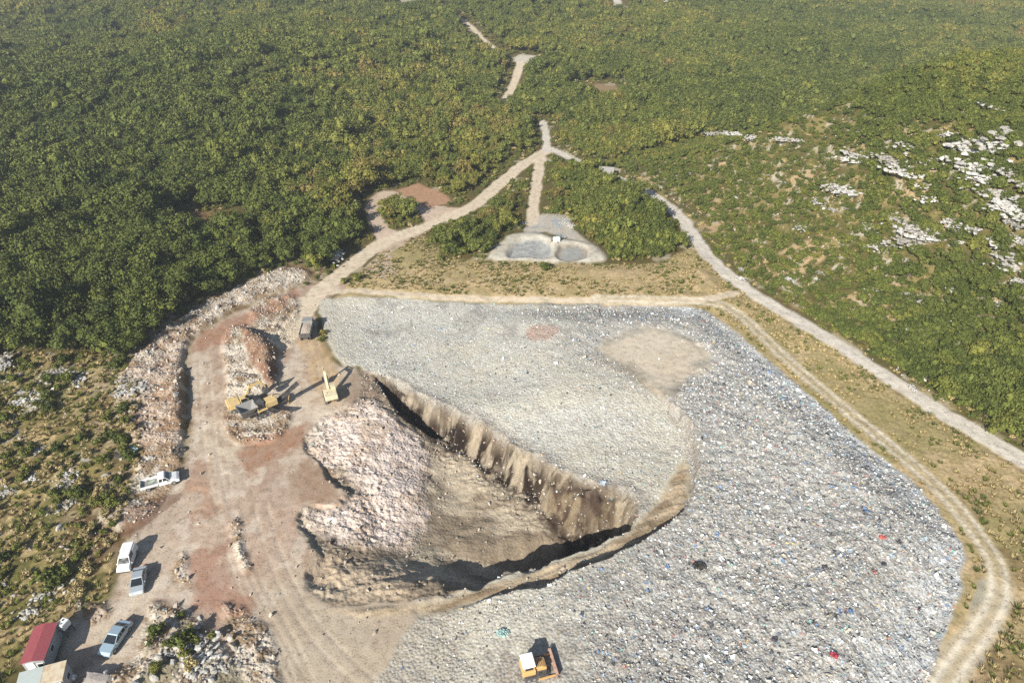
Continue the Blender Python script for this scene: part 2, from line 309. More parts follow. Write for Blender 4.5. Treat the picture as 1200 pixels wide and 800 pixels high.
    floor = two((166, 151, 130), (208, 195, 172), SS((fbm(x * .6 + y * .2, y * 1.3, 5, 4, 181) - .42) * 6)); floor = floor * (.80 + .36 * (fbm(x, y, .9, 4, 183)))[:, None]
    mix(r, floor)
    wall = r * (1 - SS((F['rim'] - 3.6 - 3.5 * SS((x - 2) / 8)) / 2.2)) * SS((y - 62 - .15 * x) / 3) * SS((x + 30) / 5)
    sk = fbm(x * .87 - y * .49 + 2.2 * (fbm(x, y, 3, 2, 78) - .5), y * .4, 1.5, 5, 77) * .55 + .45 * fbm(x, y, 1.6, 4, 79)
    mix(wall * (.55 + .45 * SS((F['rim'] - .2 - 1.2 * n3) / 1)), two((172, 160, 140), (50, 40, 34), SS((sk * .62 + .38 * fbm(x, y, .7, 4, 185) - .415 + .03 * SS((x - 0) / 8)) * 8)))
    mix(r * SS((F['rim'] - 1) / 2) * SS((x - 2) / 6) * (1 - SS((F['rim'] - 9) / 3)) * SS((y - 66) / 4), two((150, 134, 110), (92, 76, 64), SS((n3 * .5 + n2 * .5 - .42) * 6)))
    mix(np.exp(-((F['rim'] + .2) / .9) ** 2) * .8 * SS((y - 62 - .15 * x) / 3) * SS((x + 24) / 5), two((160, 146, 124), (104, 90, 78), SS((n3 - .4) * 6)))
    wh = SS(F['white'] / 1.6) * SS(F['rim'] / .6)
    mix(wh * np.clip(.35 + SS(F['white'] / 6) + 1.3 * (n3 - .4) + .9 * (n2 - .45), 0, 1), two((252, 236, 224), (216, 196, 178), SS((n2 * .6 + n3 * .4 - .44) * 5)))
    mix(SS(F['notch'] / 1) * .8, (104, 88, 76))  # shade of the notch deepened in the colour, over its real shadow
    mix(SS(F['pond'] / .7), two((222, 218, 204), (200, 192, 174), SS((n3 - .4) * 4)))
    pc = two((168, 172, 170), (190, 192, 188), SS((n3 - .4) * 4)); mix(SS((F['pa'] - .8) / .6), pc); mix(SS((F['pb'] - .7) / .6), two((180, 174, 162), (178, 180, 176), SS((F['pb'] - 1) / 2)))
    mix(SS((.5 - np.abs(F['pb'] - .9)) / .4) * .6, (140, 122, 102))
    mix(SS(F['pt'] / 1), two((206, 196, 178), (176, 184, 186), SS((n2 - .45) * 6)))
    mix(SS(F['loop'] / 1.2), two((226, 206, 186), (212, 190, 166), n2)); mix(SS(F['isl'] / 1), (110, 100, 62))
    for (poly, c, s) in PATCHES:
        m = SS((sdf(x + 2.2 * (n2 - .5) * s, y + 2.2 * (n3 - .5) * s, poly, 12) + s * .5) / s) * (.72 + .5 * (n3 - .5)); mix(np.clip(m, 0, 1), c)
    mix(SS((F['sand'] + 7 * (n2 - .5)) / 3.5 + .25) * .9, two((242, 230, 208), (222, 208, 184), n2))
    for m, (p, c) in zip(F['clr'], CLEAR): mix(SS(m / 1.2 + .4), c)
    for m, (p, w, c) in zip(F['road'], ROADS):
        mix(SS((.35 - m) / .6) * (.9 + .1 * n3), c)
        mix(SS((-m - w + .35) / .35) * .25, tuple(.86 * v for v in c))
    for i, q in enumerate(F['rutc']):
        if i == 0:
            mix(SS((2.0 - q + 1.2 * (n2 - .5)) / .9) * .75, (218, 200, 164)); mix(np.clip(np.exp(-((q - .85) / .42) ** 2) * (.75 + .5 * n2), 0, 1), (246, 236, 214))
        else: mix(np.exp(-((q - .9) / .4) ** 2) * .42 * SS((n2 - .42) * 5), (226, 212, 192))
    vegk = SS((n2 * .7 + n1 * .3 - .40) * 6)
    C *= (0.90 + .2 * n3)[:, None]
    return np.clip(C, 0, .82)

# ------------------------------------------------------------------ material helpers
def newmat(name, rough=.85, spec=.25):
    m = bpy.data.materials.new(name); m.use_nodes = True
    b = m.node_tree.nodes['Principled BSDF']; b.inputs['Roughness'].default_value = rough; b.inputs['Specular IOR Level'].default_value = spec
    return m, m.node_tree, b
def nd(nt, t, **kw):
    n = nt.nodes.new(t)
    for k, v in kw.items():
        if isinstance(k, str) and hasattr(n, k): setattr(n, k, v)
    return n
def mth(nt, op, a, b=None, clamp=False):
    n = nt.nodes.new('ShaderNodeMath'); n.operation = op; n.use_clamp = clamp
    for i, v in enumerate((a, b)):
        if v is None: continue
        if isinstance(v, (int, float)): n.inputs[i].default_value = v
        else: nt.links.new(v, n.inputs[i])
    return n.outputs[0]
def mixc(nt, f, a, b, mode='MIX'):
    n = nt.nodes.new('ShaderNodeMix'); n.data_type = 'RGBA'; n.blend_type = mode
    for s, v in ((n.inputs[0], f), (n.inputs[6], a), (n.inputs[7], b)):
        if isinstance(v, (int, float)): s.default_value = v
        elif isinstance(v, tuple): s.default_value = (*v, 1)
        else: nt.links.new(v, s)
    return n.outputs[2]
def ramp(nt, f, stops, interp='LINEAR'):
    n = nt.nodes.new('ShaderNodeValToRGB'); cr = n.color_ramp; cr.interpolation = interp
    while len(cr.elements) < len(stops): cr.elements.new(.5)
    for e, (p, c) in zip(cr.elements, stops): e.position = p; e.color = (*c, 1) if len(c) == 3 else c
    nt.links.new(f, n.inputs[0]); return n.outputs[0]
def noi(nt, co, sc, det=3, rg=.55):
    n = nt.nodes.new('ShaderNodeTexNoise'); n.inputs['Scale'].default_value = sc; n.inputs['Detail'].default_value = det
    n.inputs['Roughness'].default_value = rg; nt.links.new(co, n.inputs['Vector']); return n.outputs[0]
def vor(nt, co, sc, feat='F1', out=0, rnd=1.0):
    n = nt.nodes.new('ShaderNodeTexVoronoi'); n.feature = feat; n.inputs['Scale'].default_value = sc; n.inputs['Randomness'].default_value = rnd
    nt.links.new(co, n.inputs['Vector']); return n.outputs[out]
def coords(nt, kind='Object'):
    return nt.nodes.new('ShaderNodeTexCoord').outputs[kind]
def paint(name, c, rough=.4, var=.12, dirt=(.30, .25, .19), dirtamt=.35, metal=0., spec=.5):
    m, nt, b = newmat(name, rough, spec); co = coords(nt)
    n1 = noi(nt, co, 1.7, 5, .6); n2 = noi(nt, co, 9, 3)
    base = mixc(nt, n2, tuple(v * (1 - var) for v in c), tuple(min(1, v * (1 + var)) for v in c))
    f = mth(nt, 'MULTIPLY', mth(nt, 'SUBTRACT', n1, .42, True), dirtamt * 4, True)
    nt.links.new(mixc(nt, f, base, dirt), b.inputs['Base Color'])
    nt.links.new(mth(nt, 'ADD', mth(nt, 'MULTIPLY', n1, .3), rough - .1), b.inputs['Roughness']); b.inputs['Metallic'].default_value = metal
    return m
LIT = [(0.0, (.45, .44, .40)), (.20, (.33, .315, .29)), (.36, (.64, .65, .64)), (.55, (.24, .23, .21)), (.66, (.07, .07, .08)), (.73, (.34, .40, .45)),
       (.81, (.50, .44, .36)), (.89, (.16, .24, .38)), (.912, (.42, .20, .17)), (.93, (.24, .42, .38)), (.95, (.80, .81, .80)), (.988, (.52, .42, .22))]
def ground_mat():
    m, nt, b = newmat('ground_soil', .95, .12); co = coords(nt)
    def at(n, out): a = nt.nodes.new('ShaderNodeAttribute'); a.attribute_name = n; return a.outputs[out]
    c = at('albedo', 'Color'); gar = at('litter', 'Fac'); rub = at('rubble', 'Fac'); gra = at('grass', 'Fac'); rgh = at('rough', 'Fac')
    n1 = noi(nt, co, .9, 5, .65); n2 = noi(nt, co, 4.0, 4, .7); n3 = noi(nt, co, .12, 4, .6)
    k = mth(nt, 'ADD', mth(nt, 'MULTIPLY', n1, .8), mth(nt, 'MULTIPLY', n2, 1.0)); k = mth(nt, 'ADD', k, .07)
    col = mixc(nt, 1.0, c, ramp(nt, k, [(.72, (.50, .47, .44)), (.92, (.93, .92, .91)), (1.0, (1.0, 1.0, 1.0)), (1.0, (1.0, 1.0, 1.0))]), 'MULTIPLY')
    hue = mixc(nt, n3, (1.06, .98, .92), (.96, 1.0, 1.02)); col = mixc(nt, .6, col, hue, 'MULTIPLY')
    # dry grass strands and clumps
    gv = vor(nt, co, 2.2, 'F1', 0); gr = mth(nt, 'MULTIPLY', gra, mth(nt, 'MULTIPLY', mth(nt, 'SUBTRACT', noi(nt, co, 2.0, 5, .75), .42, True), 5, True))
    col = mixc(nt, mth(nt, 'MULTIPLY', gr, .55), col, (.10, .085, .035))
    # stones: pale blocks with earth between
    cr = vor(nt, co, 2.6, 'F1', 1); ed = vor(nt, co, 2.6, 'F1', 0)
    sc = mixc(nt, 1.0, col, ramp(nt, cr, [(0, (.68, .64, .60)), (.45, (.95, .93, .9)), (1, (1.35, 1.33, 1.3))]), 'MULTIPLY')
    col = mixc(nt, mth(nt, 'MULTIPLY', rub, mth(nt, 'SUBTRACT', 1.0, mth(nt, 'MULTIPLY', mth(nt, 'SUBTRACT', ed, .28, True), 3, True))), col, sc)
    # compacted litter
    l1 = ramp(nt, vor(nt, co, 3.4, 'F1', 1), LIT, 'CONSTANT'); l2 = ramp(nt, vor(nt, co, 7.5, 'F1', 1), LIT, 'CONSTANT')
    ll = mixc(nt, .5, l1, l2); lf = mth(nt, 'MULTIPLY', gar, mth(nt, 'ADD', mth(nt, 'MULTIPLY', rgh, .42), .20))
    col = mixc(nt, lf, col, ll)
    nt.links.new(col, b.inputs['Base Color'])
    hh = mth(nt, 'ADD', mth(nt, 'MULTIPLY', n2, .5), mth(nt, 'MULTIPLY', n1, .5))
    hh = mth(nt, 'ADD', hh, mth(nt, 'MULTIPLY', mth(nt, 'ADD', mth(nt, 'MULTIPLY', rub, 1.4), mth(nt, 'MULTIPLY', gar, 1.0)), mth(nt, 'SUBTRACT', 1.0, ed)))
    bp = nt.nodes.new('ShaderNodeBump'); bp.inputs['Strength'].default_value = .7; bp.inputs['Distance'].default_value = .16
    nt.links.new(hh, bp.inputs['Height']); nt.links.new(bp.outputs[0], b.inputs['Normal'])
    return m

# ------------------------------------------------------------------ the ground sheet
def build_ground():
    px = 1.45 / 683.0
    ts = np.arange(-.98, .98, px); o = np.array([1.0, 1.05, 1.12, 1.22, 1.36, 1.55, 1.8, 2.2, 3.0, 4.5])
    ts = np.concatenate([-o[::-1], ts, o])
    ys = [-140, -100, -60, -30, -10, 5, 15, 22, 27]; y = 30.0
    while y < 640: ys.append(y); z = y * ct_ + CH * st_; y += min(1.35 * z * z / (CH * 683), 2.6) * (.5 if 58 < y < 100 else 1)
    while y < 2300: ys.append(y); y *= 1.02
    ys = np.array(ys); zz = np.maximum(ys * ct_ + CH * st_, 62)
    X = zz[:, None] * ts[None, :]; Y = np.repeat(ys[:, None], len(ts), 1)
    ny, nx = X.shape; x = X.ravel(); y = Y.ravel()
    Z = np.empty_like(x); C = np.empty((len(x), 3)); A = {k: np.empty_like(x) for k in ('litter', 'rubble', 'grass', 'rough')}
    for i in range(0, len(x), 200000):
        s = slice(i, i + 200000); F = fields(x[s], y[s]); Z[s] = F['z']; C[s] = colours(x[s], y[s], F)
        A['litter'][s] = np.clip(F['gm'] * (1 - SS((F['ledge'] + .6) / .8)) * (1 - .93 * SS(F['sand'] / 2 + .5)) + .6 * SS(F['pt']) + .5 * SS(F['pa'] - .6), 0, 1)
        A['rubble'][s] = np.clip(F['rub'] + .45 * SS(F['rim']) * (1 - F['rub']) + .35 * SS(F['ledge']), 0, 1)
        A['grass'][s] = np.clip(SS(F['gn']) + SS(F['ge']) + SS(F['scrub']), 0, 1) * (1 - F['gm']) * (1 - SS(F['dirt'])) * SS(F['roadmin'] / .6)
        A['rough'][s] = F['rough']
    me = bpy.data.meshes.new('ground'); me.vertices.add(len(x))
    me.vertices.foreach_set('co', np.stack([x, y, Z], 1).astype(np.float32).ravel())
    ii = np.arange((ny - 1) * (nx - 1)); r = ii // (nx - 1); c = ii % (nx - 1); a = r * nx + c
    q = np.stack([a, a + 1, a + nx + 1, a + nx], 1).astype(np.int32)
    me.loops.add(q.size); me.loops.foreach_set('vertex_index', q.ravel()); me.polygons.add(len(q))
    me.polygons.foreach_set('loop_start', np.arange(0, q.size, 4, dtype=np.int32)); me.polygons.foreach_set('loop_total', np.full(len(q), 4, np.int32))
    me.polygons.foreach_set('use_smooth', np.ones(len(q), bool)); me.update(calc_edges=True)
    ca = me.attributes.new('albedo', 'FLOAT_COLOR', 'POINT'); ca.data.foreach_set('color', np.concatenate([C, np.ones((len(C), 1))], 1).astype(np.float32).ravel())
    for k, v in A.items(): t = me.attributes.new(k, 'FLOAT', 'POINT'); t.data.foreach_set('value', v.astype(np.float32))
    ob = bpy.data.objects.new('ground', me); COL.objects.link(ob); me.materials.append(ground_mat()); ob['kind'] = 'structure'
    ob['label'] = 'landfill site ground with excavated pit, dirt tracks and scrubland'
    return ob
build_ground()

# ------------------------------------------------------------------ object helpers
def meshobj(name, verts, faces, mat, parent=None, smooth=False, link=True):
    me = bpy.data.meshes.new(name); me.from_pydata([tuple(v) for v in verts], [], [tuple(f) for f in faces]); me.materials.append(mat)
    if smooth: me.polygons.foreach_set('use_smooth', [True] * len(me.polygons))
    me.update(); o = bpy.data.objects.new(name, me)
    if link: COL.objects.link(o)
    if parent: o.parent = parent
    return o
def bmobj(name, bm, mat, parent=None, smooth=False):
    bmesh.ops.recalc_face_normals(bm, faces=bm.faces)
    me = bpy.data.meshes.new(name); bm.to_mesh(me); bm.free(); me.materials.append(mat)
    if smooth: me.polygons.foreach_set('use_smooth', [True] * len(me.polygons))
    o = bpy.data.objects.new(name, me); COL.objects.link(o)
    if parent: o.parent = parent
    return o
def tag(o, label=None, cat=None, group=None, kind=None):
    for k, v in (('label', label), ('category', cat), ('group', group), ('kind', kind)):
        if v: o[k] = v
    return o
def empty(name, x, y, rz, label, cat, group=None, dz=0.):
    o = bpy.data.objects.new(name, None); COL.objects.link(o); o.empty_display_size = .3
    o.location = (x, y, h1(x, y) + dz); o.rotation_euler = (0, 0, rz); return tag(o, label, cat, group)
def box(bm, c, s, bev=0., rz=0., ry=0.):
    r = bmesh.ops.create_cube(bm, size=1); M = Matrix.Translation(c) @ Matrix.Rotation(rz, 4, 'Z') @ Matrix.Rotation(ry, 4, 'Y') @ Matrix.Diagonal((*s, 1))
    bmesh.ops.transform(bm, matrix=M, verts=r['verts'])
    if bev:
        es = list({e for v in r['verts'] for e in v.link_edges}); bmesh.ops.bevel(bm, geom=es, offset=bev, segments=2, affect='EDGES', profile=.5)
def prism(bm, prof, y0, y1, top=None, bev=0.):
    """side profile (x,z) spread between y0 and y1; top=(zmin, inset) leans the sides in above zmin"""
    def f(p, y):
        if top and p[1] > top[0]: y = y - math.copysign(top[1] * min(1, (p[1] - top[0]) / max(.01, max(q[1] for q in prof) - top[0])), y)
        return (p[0], y, p[1])
    a = [bm.verts.new(f(p, y0)) for p in prof]; b = [bm.verts.new(f(p, y1)) for p in prof]; n = len(prof)
    fs = [bm.faces.new(a), bm.faces.new(b[::-1])]
    for i in range(n): fs.append(bm.faces.new((a[i - 1], b[i - 1], b[i], a[i])))
    if bev:
        bmesh.ops.recalc_face_normals(bm, faces=fs)
        es = list({e for q in fs for e in q.edges}); bmesh.ops.bevel(bm, geom=es, offset=bev, segments=2, affect='EDGES', profile=.5)
def cyl(bm, c, r, h, axis='Z', seg=20, r2=None):
    M = Matrix.Translation(c) @ {'Z': Matrix.Identity(4), 'Y': Matrix.Rotation(math.pi / 2, 4, 'X'), 'X': Matrix.Rotation(math.pi / 2, 4, 'Y')}[axis]
    bmesh.ops.create_cone(bm, cap_ends=True, segments=seg, radius1=r, radius2=r if r2 is None else r2, depth=h, matrix=M)
def beam(bm, a, b, w, h, w2=None, h2=None):
    a = Vector(a); b = Vector(b); d = (b - a).normalized(); s = d.cross(Vector((0, 0, 1)))
    if s.length < .05: s = Vector((0, 1, 0))
    s.normalize(); u = s.cross(d); w2 = w2 or w; h2 = h2 or h; vs = []
    for p, ww, hh in ((a, w, h), (b, w2, h2)):
        for i, j in ((-1, -1), (1, -1), (1, 1), (-1, 1)): vs.append(bm.verts.new(p + s * ww / 2 * i + u * hh / 2 * j))
    for q in ((0, 1, 2, 3), (7, 6, 5, 4), (0, 4, 5, 1), (1, 5, 6, 2), (2, 6, 7, 3), (3, 7, 4, 0)): bm.faces.new([vs[k] for k in q])
def B(): return bmesh.new()
def scatter(name, pts, rots, scls, idx, prefix, objs, mat, **props):
    """one 'stuff' object: geometry nodes put the source meshes on the points"""
    col = bpy.data.collections.new(prefix)
    for o in objs: col.objects.link(o)
    me = bpy.data.meshes.new(name); n = len(pts); me.vertices.add(n); me.vertices.foreach_set('co', np.asarray(pts, np.float32).ravel())
    for nm, ty, v, key in (('rot', 'FLOAT_VECTOR', rots, 'vector'), ('scl', 'FLOAT_VECTOR', scls, 'vector'), ('idx', 'INT', idx, 'value')):
        a = me.attributes.new(nm, ty, 'POINT'); a.data.foreach_set(key, np.asarray(v, np.int32 if ty == 'INT' else np.float32).ravel())
    o = bpy.data.objects.new(name, me); COL.objects.link(o); me.materials.append(mat)
    ng = bpy.data.node_groups.new(prefix, 'GeometryNodeTree')
    ng.interface.new_socket('Geometry', in_out='INPUT', socket_type='NodeSocketGeometry'); ng.interface.new_socket('Geometry', in_out='OUTPUT', socket_type='NodeSocketGeometry')
    N = ng.nodes; L = ng.links; gi = N.new('NodeGroupInput'); go = N.new('NodeGroupOutput')
    m2p = N.new('GeometryNodeMeshToPoints'); L.new(gi.outputs[0], m2p.inputs[0])
    ci = N.new('GeometryNodeCollectionInfo'); ci.inputs[0].default_value = col; ci.inputs[1].default_value = True; ci.inputs[2].default_value = True
    ip = N.new('GeometryNodeInstanceOnPoints'); L.new(m2p.outputs[0], ip.inputs['Points']); L.new(ci.outputs[0], ip.inputs['Instance']); ip.inputs['Pick Instance'].default_value = True
    def attr(nm, ty): a = N.new('GeometryNodeInputNamedAttribute'); a.data_type = ty; a.inputs[0].default_value = nm; return a.outputs[0]
    L.new(attr('idx', 'INT'), ip.inputs['Instance Index']); L.new(attr('rot', 'FLOAT_VECTOR'), ip.inputs['Rotation']); L.new(attr('scl', 'FLOAT_VECTOR'), ip.inputs['Scale'])
    L.new(ip.outputs[0], go.inputs[0]); md = o.modifiers.new('scatter', 'NODES'); md.node_group = ng
    return tag(o, kind='stuff', **props)

# ------------------------------------------------------------------ vegetation
def leafmat(name, a, b_, c):
    m, nt, b = newmat(name, .75, .2); oi = nt.nodes.new('ShaderNodeObjectInfo'); co = coords(nt, 'Object')
    col = ramp(nt, oi.outputs['Random'], [(0, a), (.5, b_), (1, c)]); g = nt.nodes.new('ShaderNodeNewGeometry')
    k = ramp(nt, g.outputs['Random Per Island'], [(0, (.50, .52, .48)), (1, (1.5, 1.46, 1.36))])
    nt.links.new(mixc(nt, 1., col, k, 'MULTIPLY'), b.inputs['Base Color']); return m
LM = [leafmat('leaf_dark', (.060, .078, .017), (.084, .104, .022), (.112, .128, .028)),
      leafmat('leaf_olive', (.100, .120, .026), (.124, .138, .030), (.148, .152, .034)),
      leafmat('leaf_yellow', (.148, .152, .032), (.168, .160, .036), (.158, .124, .040))]
LM_DRY = leafmat('leaf_dry', (.34, .28, .13), (.40, .32, .17), (.28, .22, .11))
bark, _nt, _b = newmat('bark', .9); _b.inputs['Base Color'].default_value = (.10, .075, .055, 1)
_n = noi(_nt, coords(_nt), 9, 4); _nt.links.new(mixc(_nt, _n, (.06, .045, .035), (.17, .14, .11)), _b.inputs['Base Color'])
def crown_geo(r, h, n, leaf, seed, z0=0.9):
    rs = np.random.default_rng(seed); V = []; Fc = []
    lobes = [(rs.normal() * .40 * r, rs.normal() * .40 * r, z0 + h * rs.uniform(.25, .85), r * rs.uniform(.22, .52)) for _ in range(15)] + [(0, 0, z0 + h * .42, r * .55)]
    # solid leafy core
    for lx, ly, lz, lr in lobes:
        bm = bmesh.new(); bmesh.ops.create_icosphere(bm, subdivisions=1, radius=1); o = len(V)
        for v in bm.verts: k = lr * .70 * rs.uniform(.7, 1.15); V.append((lx + v.co.x * k, ly + v.co.y * k, max(z0 * .5, lz + v.co.z * k * .85)))
        for f in bm.faces: Fc.append([o + v.index for v in f.verts])
        bm.free()
    for i in range(n):
        lx, ly, lz, lr = lobes[rs.integers(len(lobes))]
        d = rs.normal(size=3); d /= np.linalg.norm(d); d[2] = abs(d[2]) if rs.random() < .75 else d[2]
        c = np.array([lx, ly, lz]) + d * lr * rs.uniform(.70, 1.28) * np.array([1, 1, .88])
        nn = d + rs.normal(size=3) * .55; nn /= np.linalg.norm(nn); a = np.cross(nn, rs.normal(size=3)); a /= np.linalg.norm(a); b = np.cross(nn, a)
        s = leaf * rs.uniform(.6, 1.3); o = len(V); bend = nn * s * .12
        V += [c - a * s * .5, c - b * s * .35 + bend, c + a * s * .55, c + b * s * .35 + bend * .5]; Fc.append([o, o + 1, o + 2, o + 3])
    return V, Fc
def trunk_geo(r, h, seed, n=3):
    rs = random.Random(seed); bm = B(); beam(bm, (0, 0, -.3), (.1, .05, h * .45), .26, .26, .16, .16)
    for k in range(n):
        a = k * 2 * math.pi / n + rs.random(); beam(bm, (.1, .05, h * .4), (math.cos(a) * r * .5, math.sin(a) * r * .5, h * .7), .13, .13, .05, .05)
    me = bpy.data.meshes.new('trunk'); bm.to_mesh(me); bm.free(); me.materials.append(bark); return me
def mk(name, geo, mat, smooth=False): return meshobj(name, geo[0], geo[1], mat, link=False)
NEAR = {}   # (kind, tint) -> crown meshes
for t in range(3):
    NEAR['tree', t] = [mk('crown', crown_geo(2.6, 3.4, 1300, .34, 100 + 7 * t + k), LM[t]).data for k in range(4)]
    NEAR['shrub', t] = [mk('crown', crown_geo(1.5, 2.0, 700, .26, 230 + 5 * t + k, .3), LM[t]).data for k in range(4)]
TRUNKS = [trunk_geo(2.3, 4.0, k) for k in range(4)]; STEMS = [trunk_geo(1.3, 2.0, 9 + k) for k in range(4)]

NOTREE = [PX([(-900, 470), (-300, 455), (100, 442), (222, 420), (430, 400), (430, 1200), (-1500, 1200)]), PX([(400, 330), (800, 300), (822, 292), (870, 338), (985, 402), (1060, 452), (1200, 545), (1400, 670), (1700, 1200), (300, 1200)])]
def vegfield(x, y):
    F = fields(x, y); nt_ = np.maximum(sdf(x, y, NOTREE[0], 15), sdf(x, y, NOTREE[1], 15)); site = np.maximum.reduce([F['garb'], F['dirt'] + .5, F['rim'], F['bank'] + 1.0, F['gn'] + 1.0, F['ge'] + 1.5, F['pond'] + 1.2, F['pt'] + 1.0, F['low']])
    loop = np.where(F['isl'] > 0, -5, F['loop'] + 3.2); clr = np.maximum.reduce(F['clr']) + 3.4 + 2.4 * SS((y - 200) / 80)
    ok = (site < 0) & (nt_ < 0) & (loop < 0) & (clr < 0) & (F['roadmin'] > 1.4 + 3.0 * SS((y - 125) / 35) + 1.2 * SS((y - 230) / 60))
    return F, ok
def jgrid(x0, x1, y0, y1, s, jit=.5):
    gx, gy = np.meshgrid(np.arange(x0, x1, s), np.arange(y0, y1, s * .9)); gx = gx + (np.arange(gx.shape[0])[:, None] % 2) * s * .5
    x = gx.ravel() + rng.uniform(-jit, jit, gx.size) * s; y = gy.ravel() + rng.uniform(-jit, jit, gx.size) * s
    return x, y
tx, ty = [], []
for (x0, x1, y0, y1, s) in ((-260, 330, 30, 420, 2.6), (20, 230, 75, 290, 2.1), (20, 240, 75, 240, 2.6), (-700, 760, 420, 560, 3.2), (-900, 950, 560, 900, 7.5), (-420, -260, 60, 420, 4.5), (330, 470, 60, 420, 4.5)):
    a, b = jgrid(x0, x1, y0, y1, s); k = np.abs(a) < (b * ct_ + 42) * 1.05 + 25; tx.append(a[k]); ty.append(b[k])
tx = np.concatenate(tx); ty = np.concatenate(ty)
parts = [vegfield(tx[i:i + 30000], ty[i:i + 30000]) for i in range(0, len(tx), 30000)]
ok = np.concatenate([p[1] for p in parts]); tz = np.concatenate([p[0]['z'] for p in parts]); hill = np.concatenate([p[0]['hill'] for p in parts])
scr = np.concatenate([p[0]['scrub'] for p in parts]); isl = np.concatenate([p[0]['isl'] for p in parts])
pu, pv, pd = proj(tx, ty, tz)
dn = fbm(tx, ty, 14, 3, 301); dn2 = fbm(tx, ty, 5, 2, 303)
mid = (hill > 0) & (ty > 118) & (pu < 1010)                       # the thin bushy slope left of the rocky hill
keep = ok & (scr < 0)
keep &= ~((hill > 0) & (rng.random(len(tx)) > np.where(mid, .66, np.clip(.86 + (dn - .5) * 1.5 + .5 * SS((pu - 1050) / 150) * SS((pv - 420) / 60), .5, .99))))
keep &= ~((hill <= 0) & (dn2 > .80)); keep &= ~((hill < 0) & (dn > .74) & (ty > 230) & (rng.random(len(tx)) > .5))
tx, ty, tz, hill, pu, pv, pd, dn, mid, isl = [a[keep] for a in (tx, ty, tz, hill, pu, pv, pd, dn, mid, isl)]
n = len(tx); rnd = rng.random(n)
tri = (hill <= 0) & (pu > 505) & (pu < 830) & (pv > 175) & (pv < 315)  # low thicket inside the fork of the tracks
size = np.where(hill > 0, rng.uniform(.5, 1.15, n) * (1 + .35 * SS((pv - 400) / 90)), rng.uniform(.62, 1.35, n)) * np.where(mid, .66, 1) * np.where(tri, .72, 1) * np.where(isl > 0, .7, 1)
size *= (.62 + .5 * (fbm(tx, ty, 20, 2, 305))) * np.where(rng.random(n) < .06, 1.35, 1); leftness = SS((-tx - 20) / 80) * (1 - SS((ty - 250) / 150)); size *= 1 + .22 * leftness
# tint: dark near-left, olive elsewhere, autumn yellow in patches
tn = -.17 * (hill > 0) * SS((pu - 850) / 120) + fbm(tx, ty, 45, 3, 307) * 1.0 + rnd * .55 - .20 * leftness - .17 - .13
tint = np.where(tn < .48, 0, np.where(tn < .74, 1, 2)); isshrub = (hill > 0)
inview = (pu > -10) & (pu < 1210) & (pv > 0) & (pv < 800)
def nearest(mask, m): ids = np.where(mask & inview)[0]; return ids[np.argsort(pd[ids] / size[ids])][:m]
near_t = nearest(~isshrub, 298); near_s = nearest(isshrub, 298)
used = np.zeros(n, bool); used[near_t] = True; used[near_s] = True
TN = ('dark green', 'olive green', 'yellowing green')
def link_copy(src, parent=None):
    c = src.copy(); COL.objects.link(c); c.parent = parent; return c
protos = {}
def plant(kind, i, where, group, cat, name, bodyname):
    t = int(tint[i]); k = random.randrange(len(NEAR[kind, t])); key = (kind, t, k)
    loc = (tx[i], ty[i], tz[i] - .08); s = size[i] * (1.0 if kind == 'tree' else 1.12)
    if key not in protos:
        r = bpy.data.objects.new(name, None); COL.objects.link(r)
        tr = bpy.data.objects.new(bodyname, (TRUNKS if kind == 'tree' else STEMS)[k]); COL.objects.link(tr); tr.parent = r
        cr = bpy.data.objects.new('crown', NEAR[kind, t][k]); COL.objects.link(cr); cr.parent = r; protos[key] = (r, tr, cr)
    else:
        r0, t0, c0 = protos[key]; r = link_copy(r0); link_copy(t0, r); link_copy(c0, r)
    r.location = loc; r.rotation_euler = (0, 0, random.uniform(0, 6.28)); r.scale = (s * random.uniform(.82, 1.2), s * random.uniform(.82, 1.2), s * random.uniform(.75, 1.3))
    tag(r, where % TN[t], cat, group % TN[t])
fb_ = fields(tx, ty)['bank']
for i in near_t:
    if pu[i] < 505:
        wh = 'at the front edge of the wood above the rubble bank' if fb_[i] > -8 else ('at the left frame edge of the dense wood' if pu[i] < 90 else ('on the front rows of the wood above the rocky scrub' if pv[i] > 385 else 'inside the dense wood left of the landfill'))
        plant('tree', i, '%s round-crowned tree ' + wh, '%s trees ' + wh, 'tree', 'broadleaf_tree', 'trunk')
    else: plant('tree', i, '%s low bushy tree in the thicket between the forking tracks beyond the landfill', '%s trees in the thicket beyond the landfill', 'tree', 'broadleaf_tree', 'trunk')
for i in near_s:
    wh = 'in the first row beside the grey gravel road' if hill[i] < 6 else ('at the right frame edge of the rocky hillside' if pu[i] > 1130 else ('in the dense thicket low on the right hillside' if pv[i] > 420 else 'higher up the rocky right hillside'))
    plant('shrub', i, '%s bushy shrub ' + wh, '%s shrubs ' + wh, 'shrub', 'hillside_shrub', 'stem')
def veg_stuff(name, mask, srcs, label, cat):
    ids = np.where(mask & ~used)[0]; m = len(ids); V = len(srcs) // 3
    names = []
    for q, o in enumerate(srcs): o.name = '%s_source_%02d' % (name, q)
    s = size[ids]
    scatter(name, np.stack([tx[ids], ty[ids], tz[ids] - .08], 1), np.stack([0 * s, 0 * s, rng.uniform(0, 6.28, m)], 1), np.stack([s * rng.uniform(.8, 1.2, m), s * rng.uniform(.8, 1.2, m), s * rng.uniform(.75, 1.35, m)], 1),
            tint[ids] * V + rng.integers(0, V, m), name + '_sources', srcs, LM[0], label=label, cat=cat)
far_src = [mk('f', crown_geo(2.6, 3.2, 620, .46, 400 + t * 5 + k), LM[t]) for t in range(3) for k in range(4)]
veg_stuff('woodland', ~isshrub, far_src, 'olive green woodland canopy stretching to the top of the picture', 'woodland')
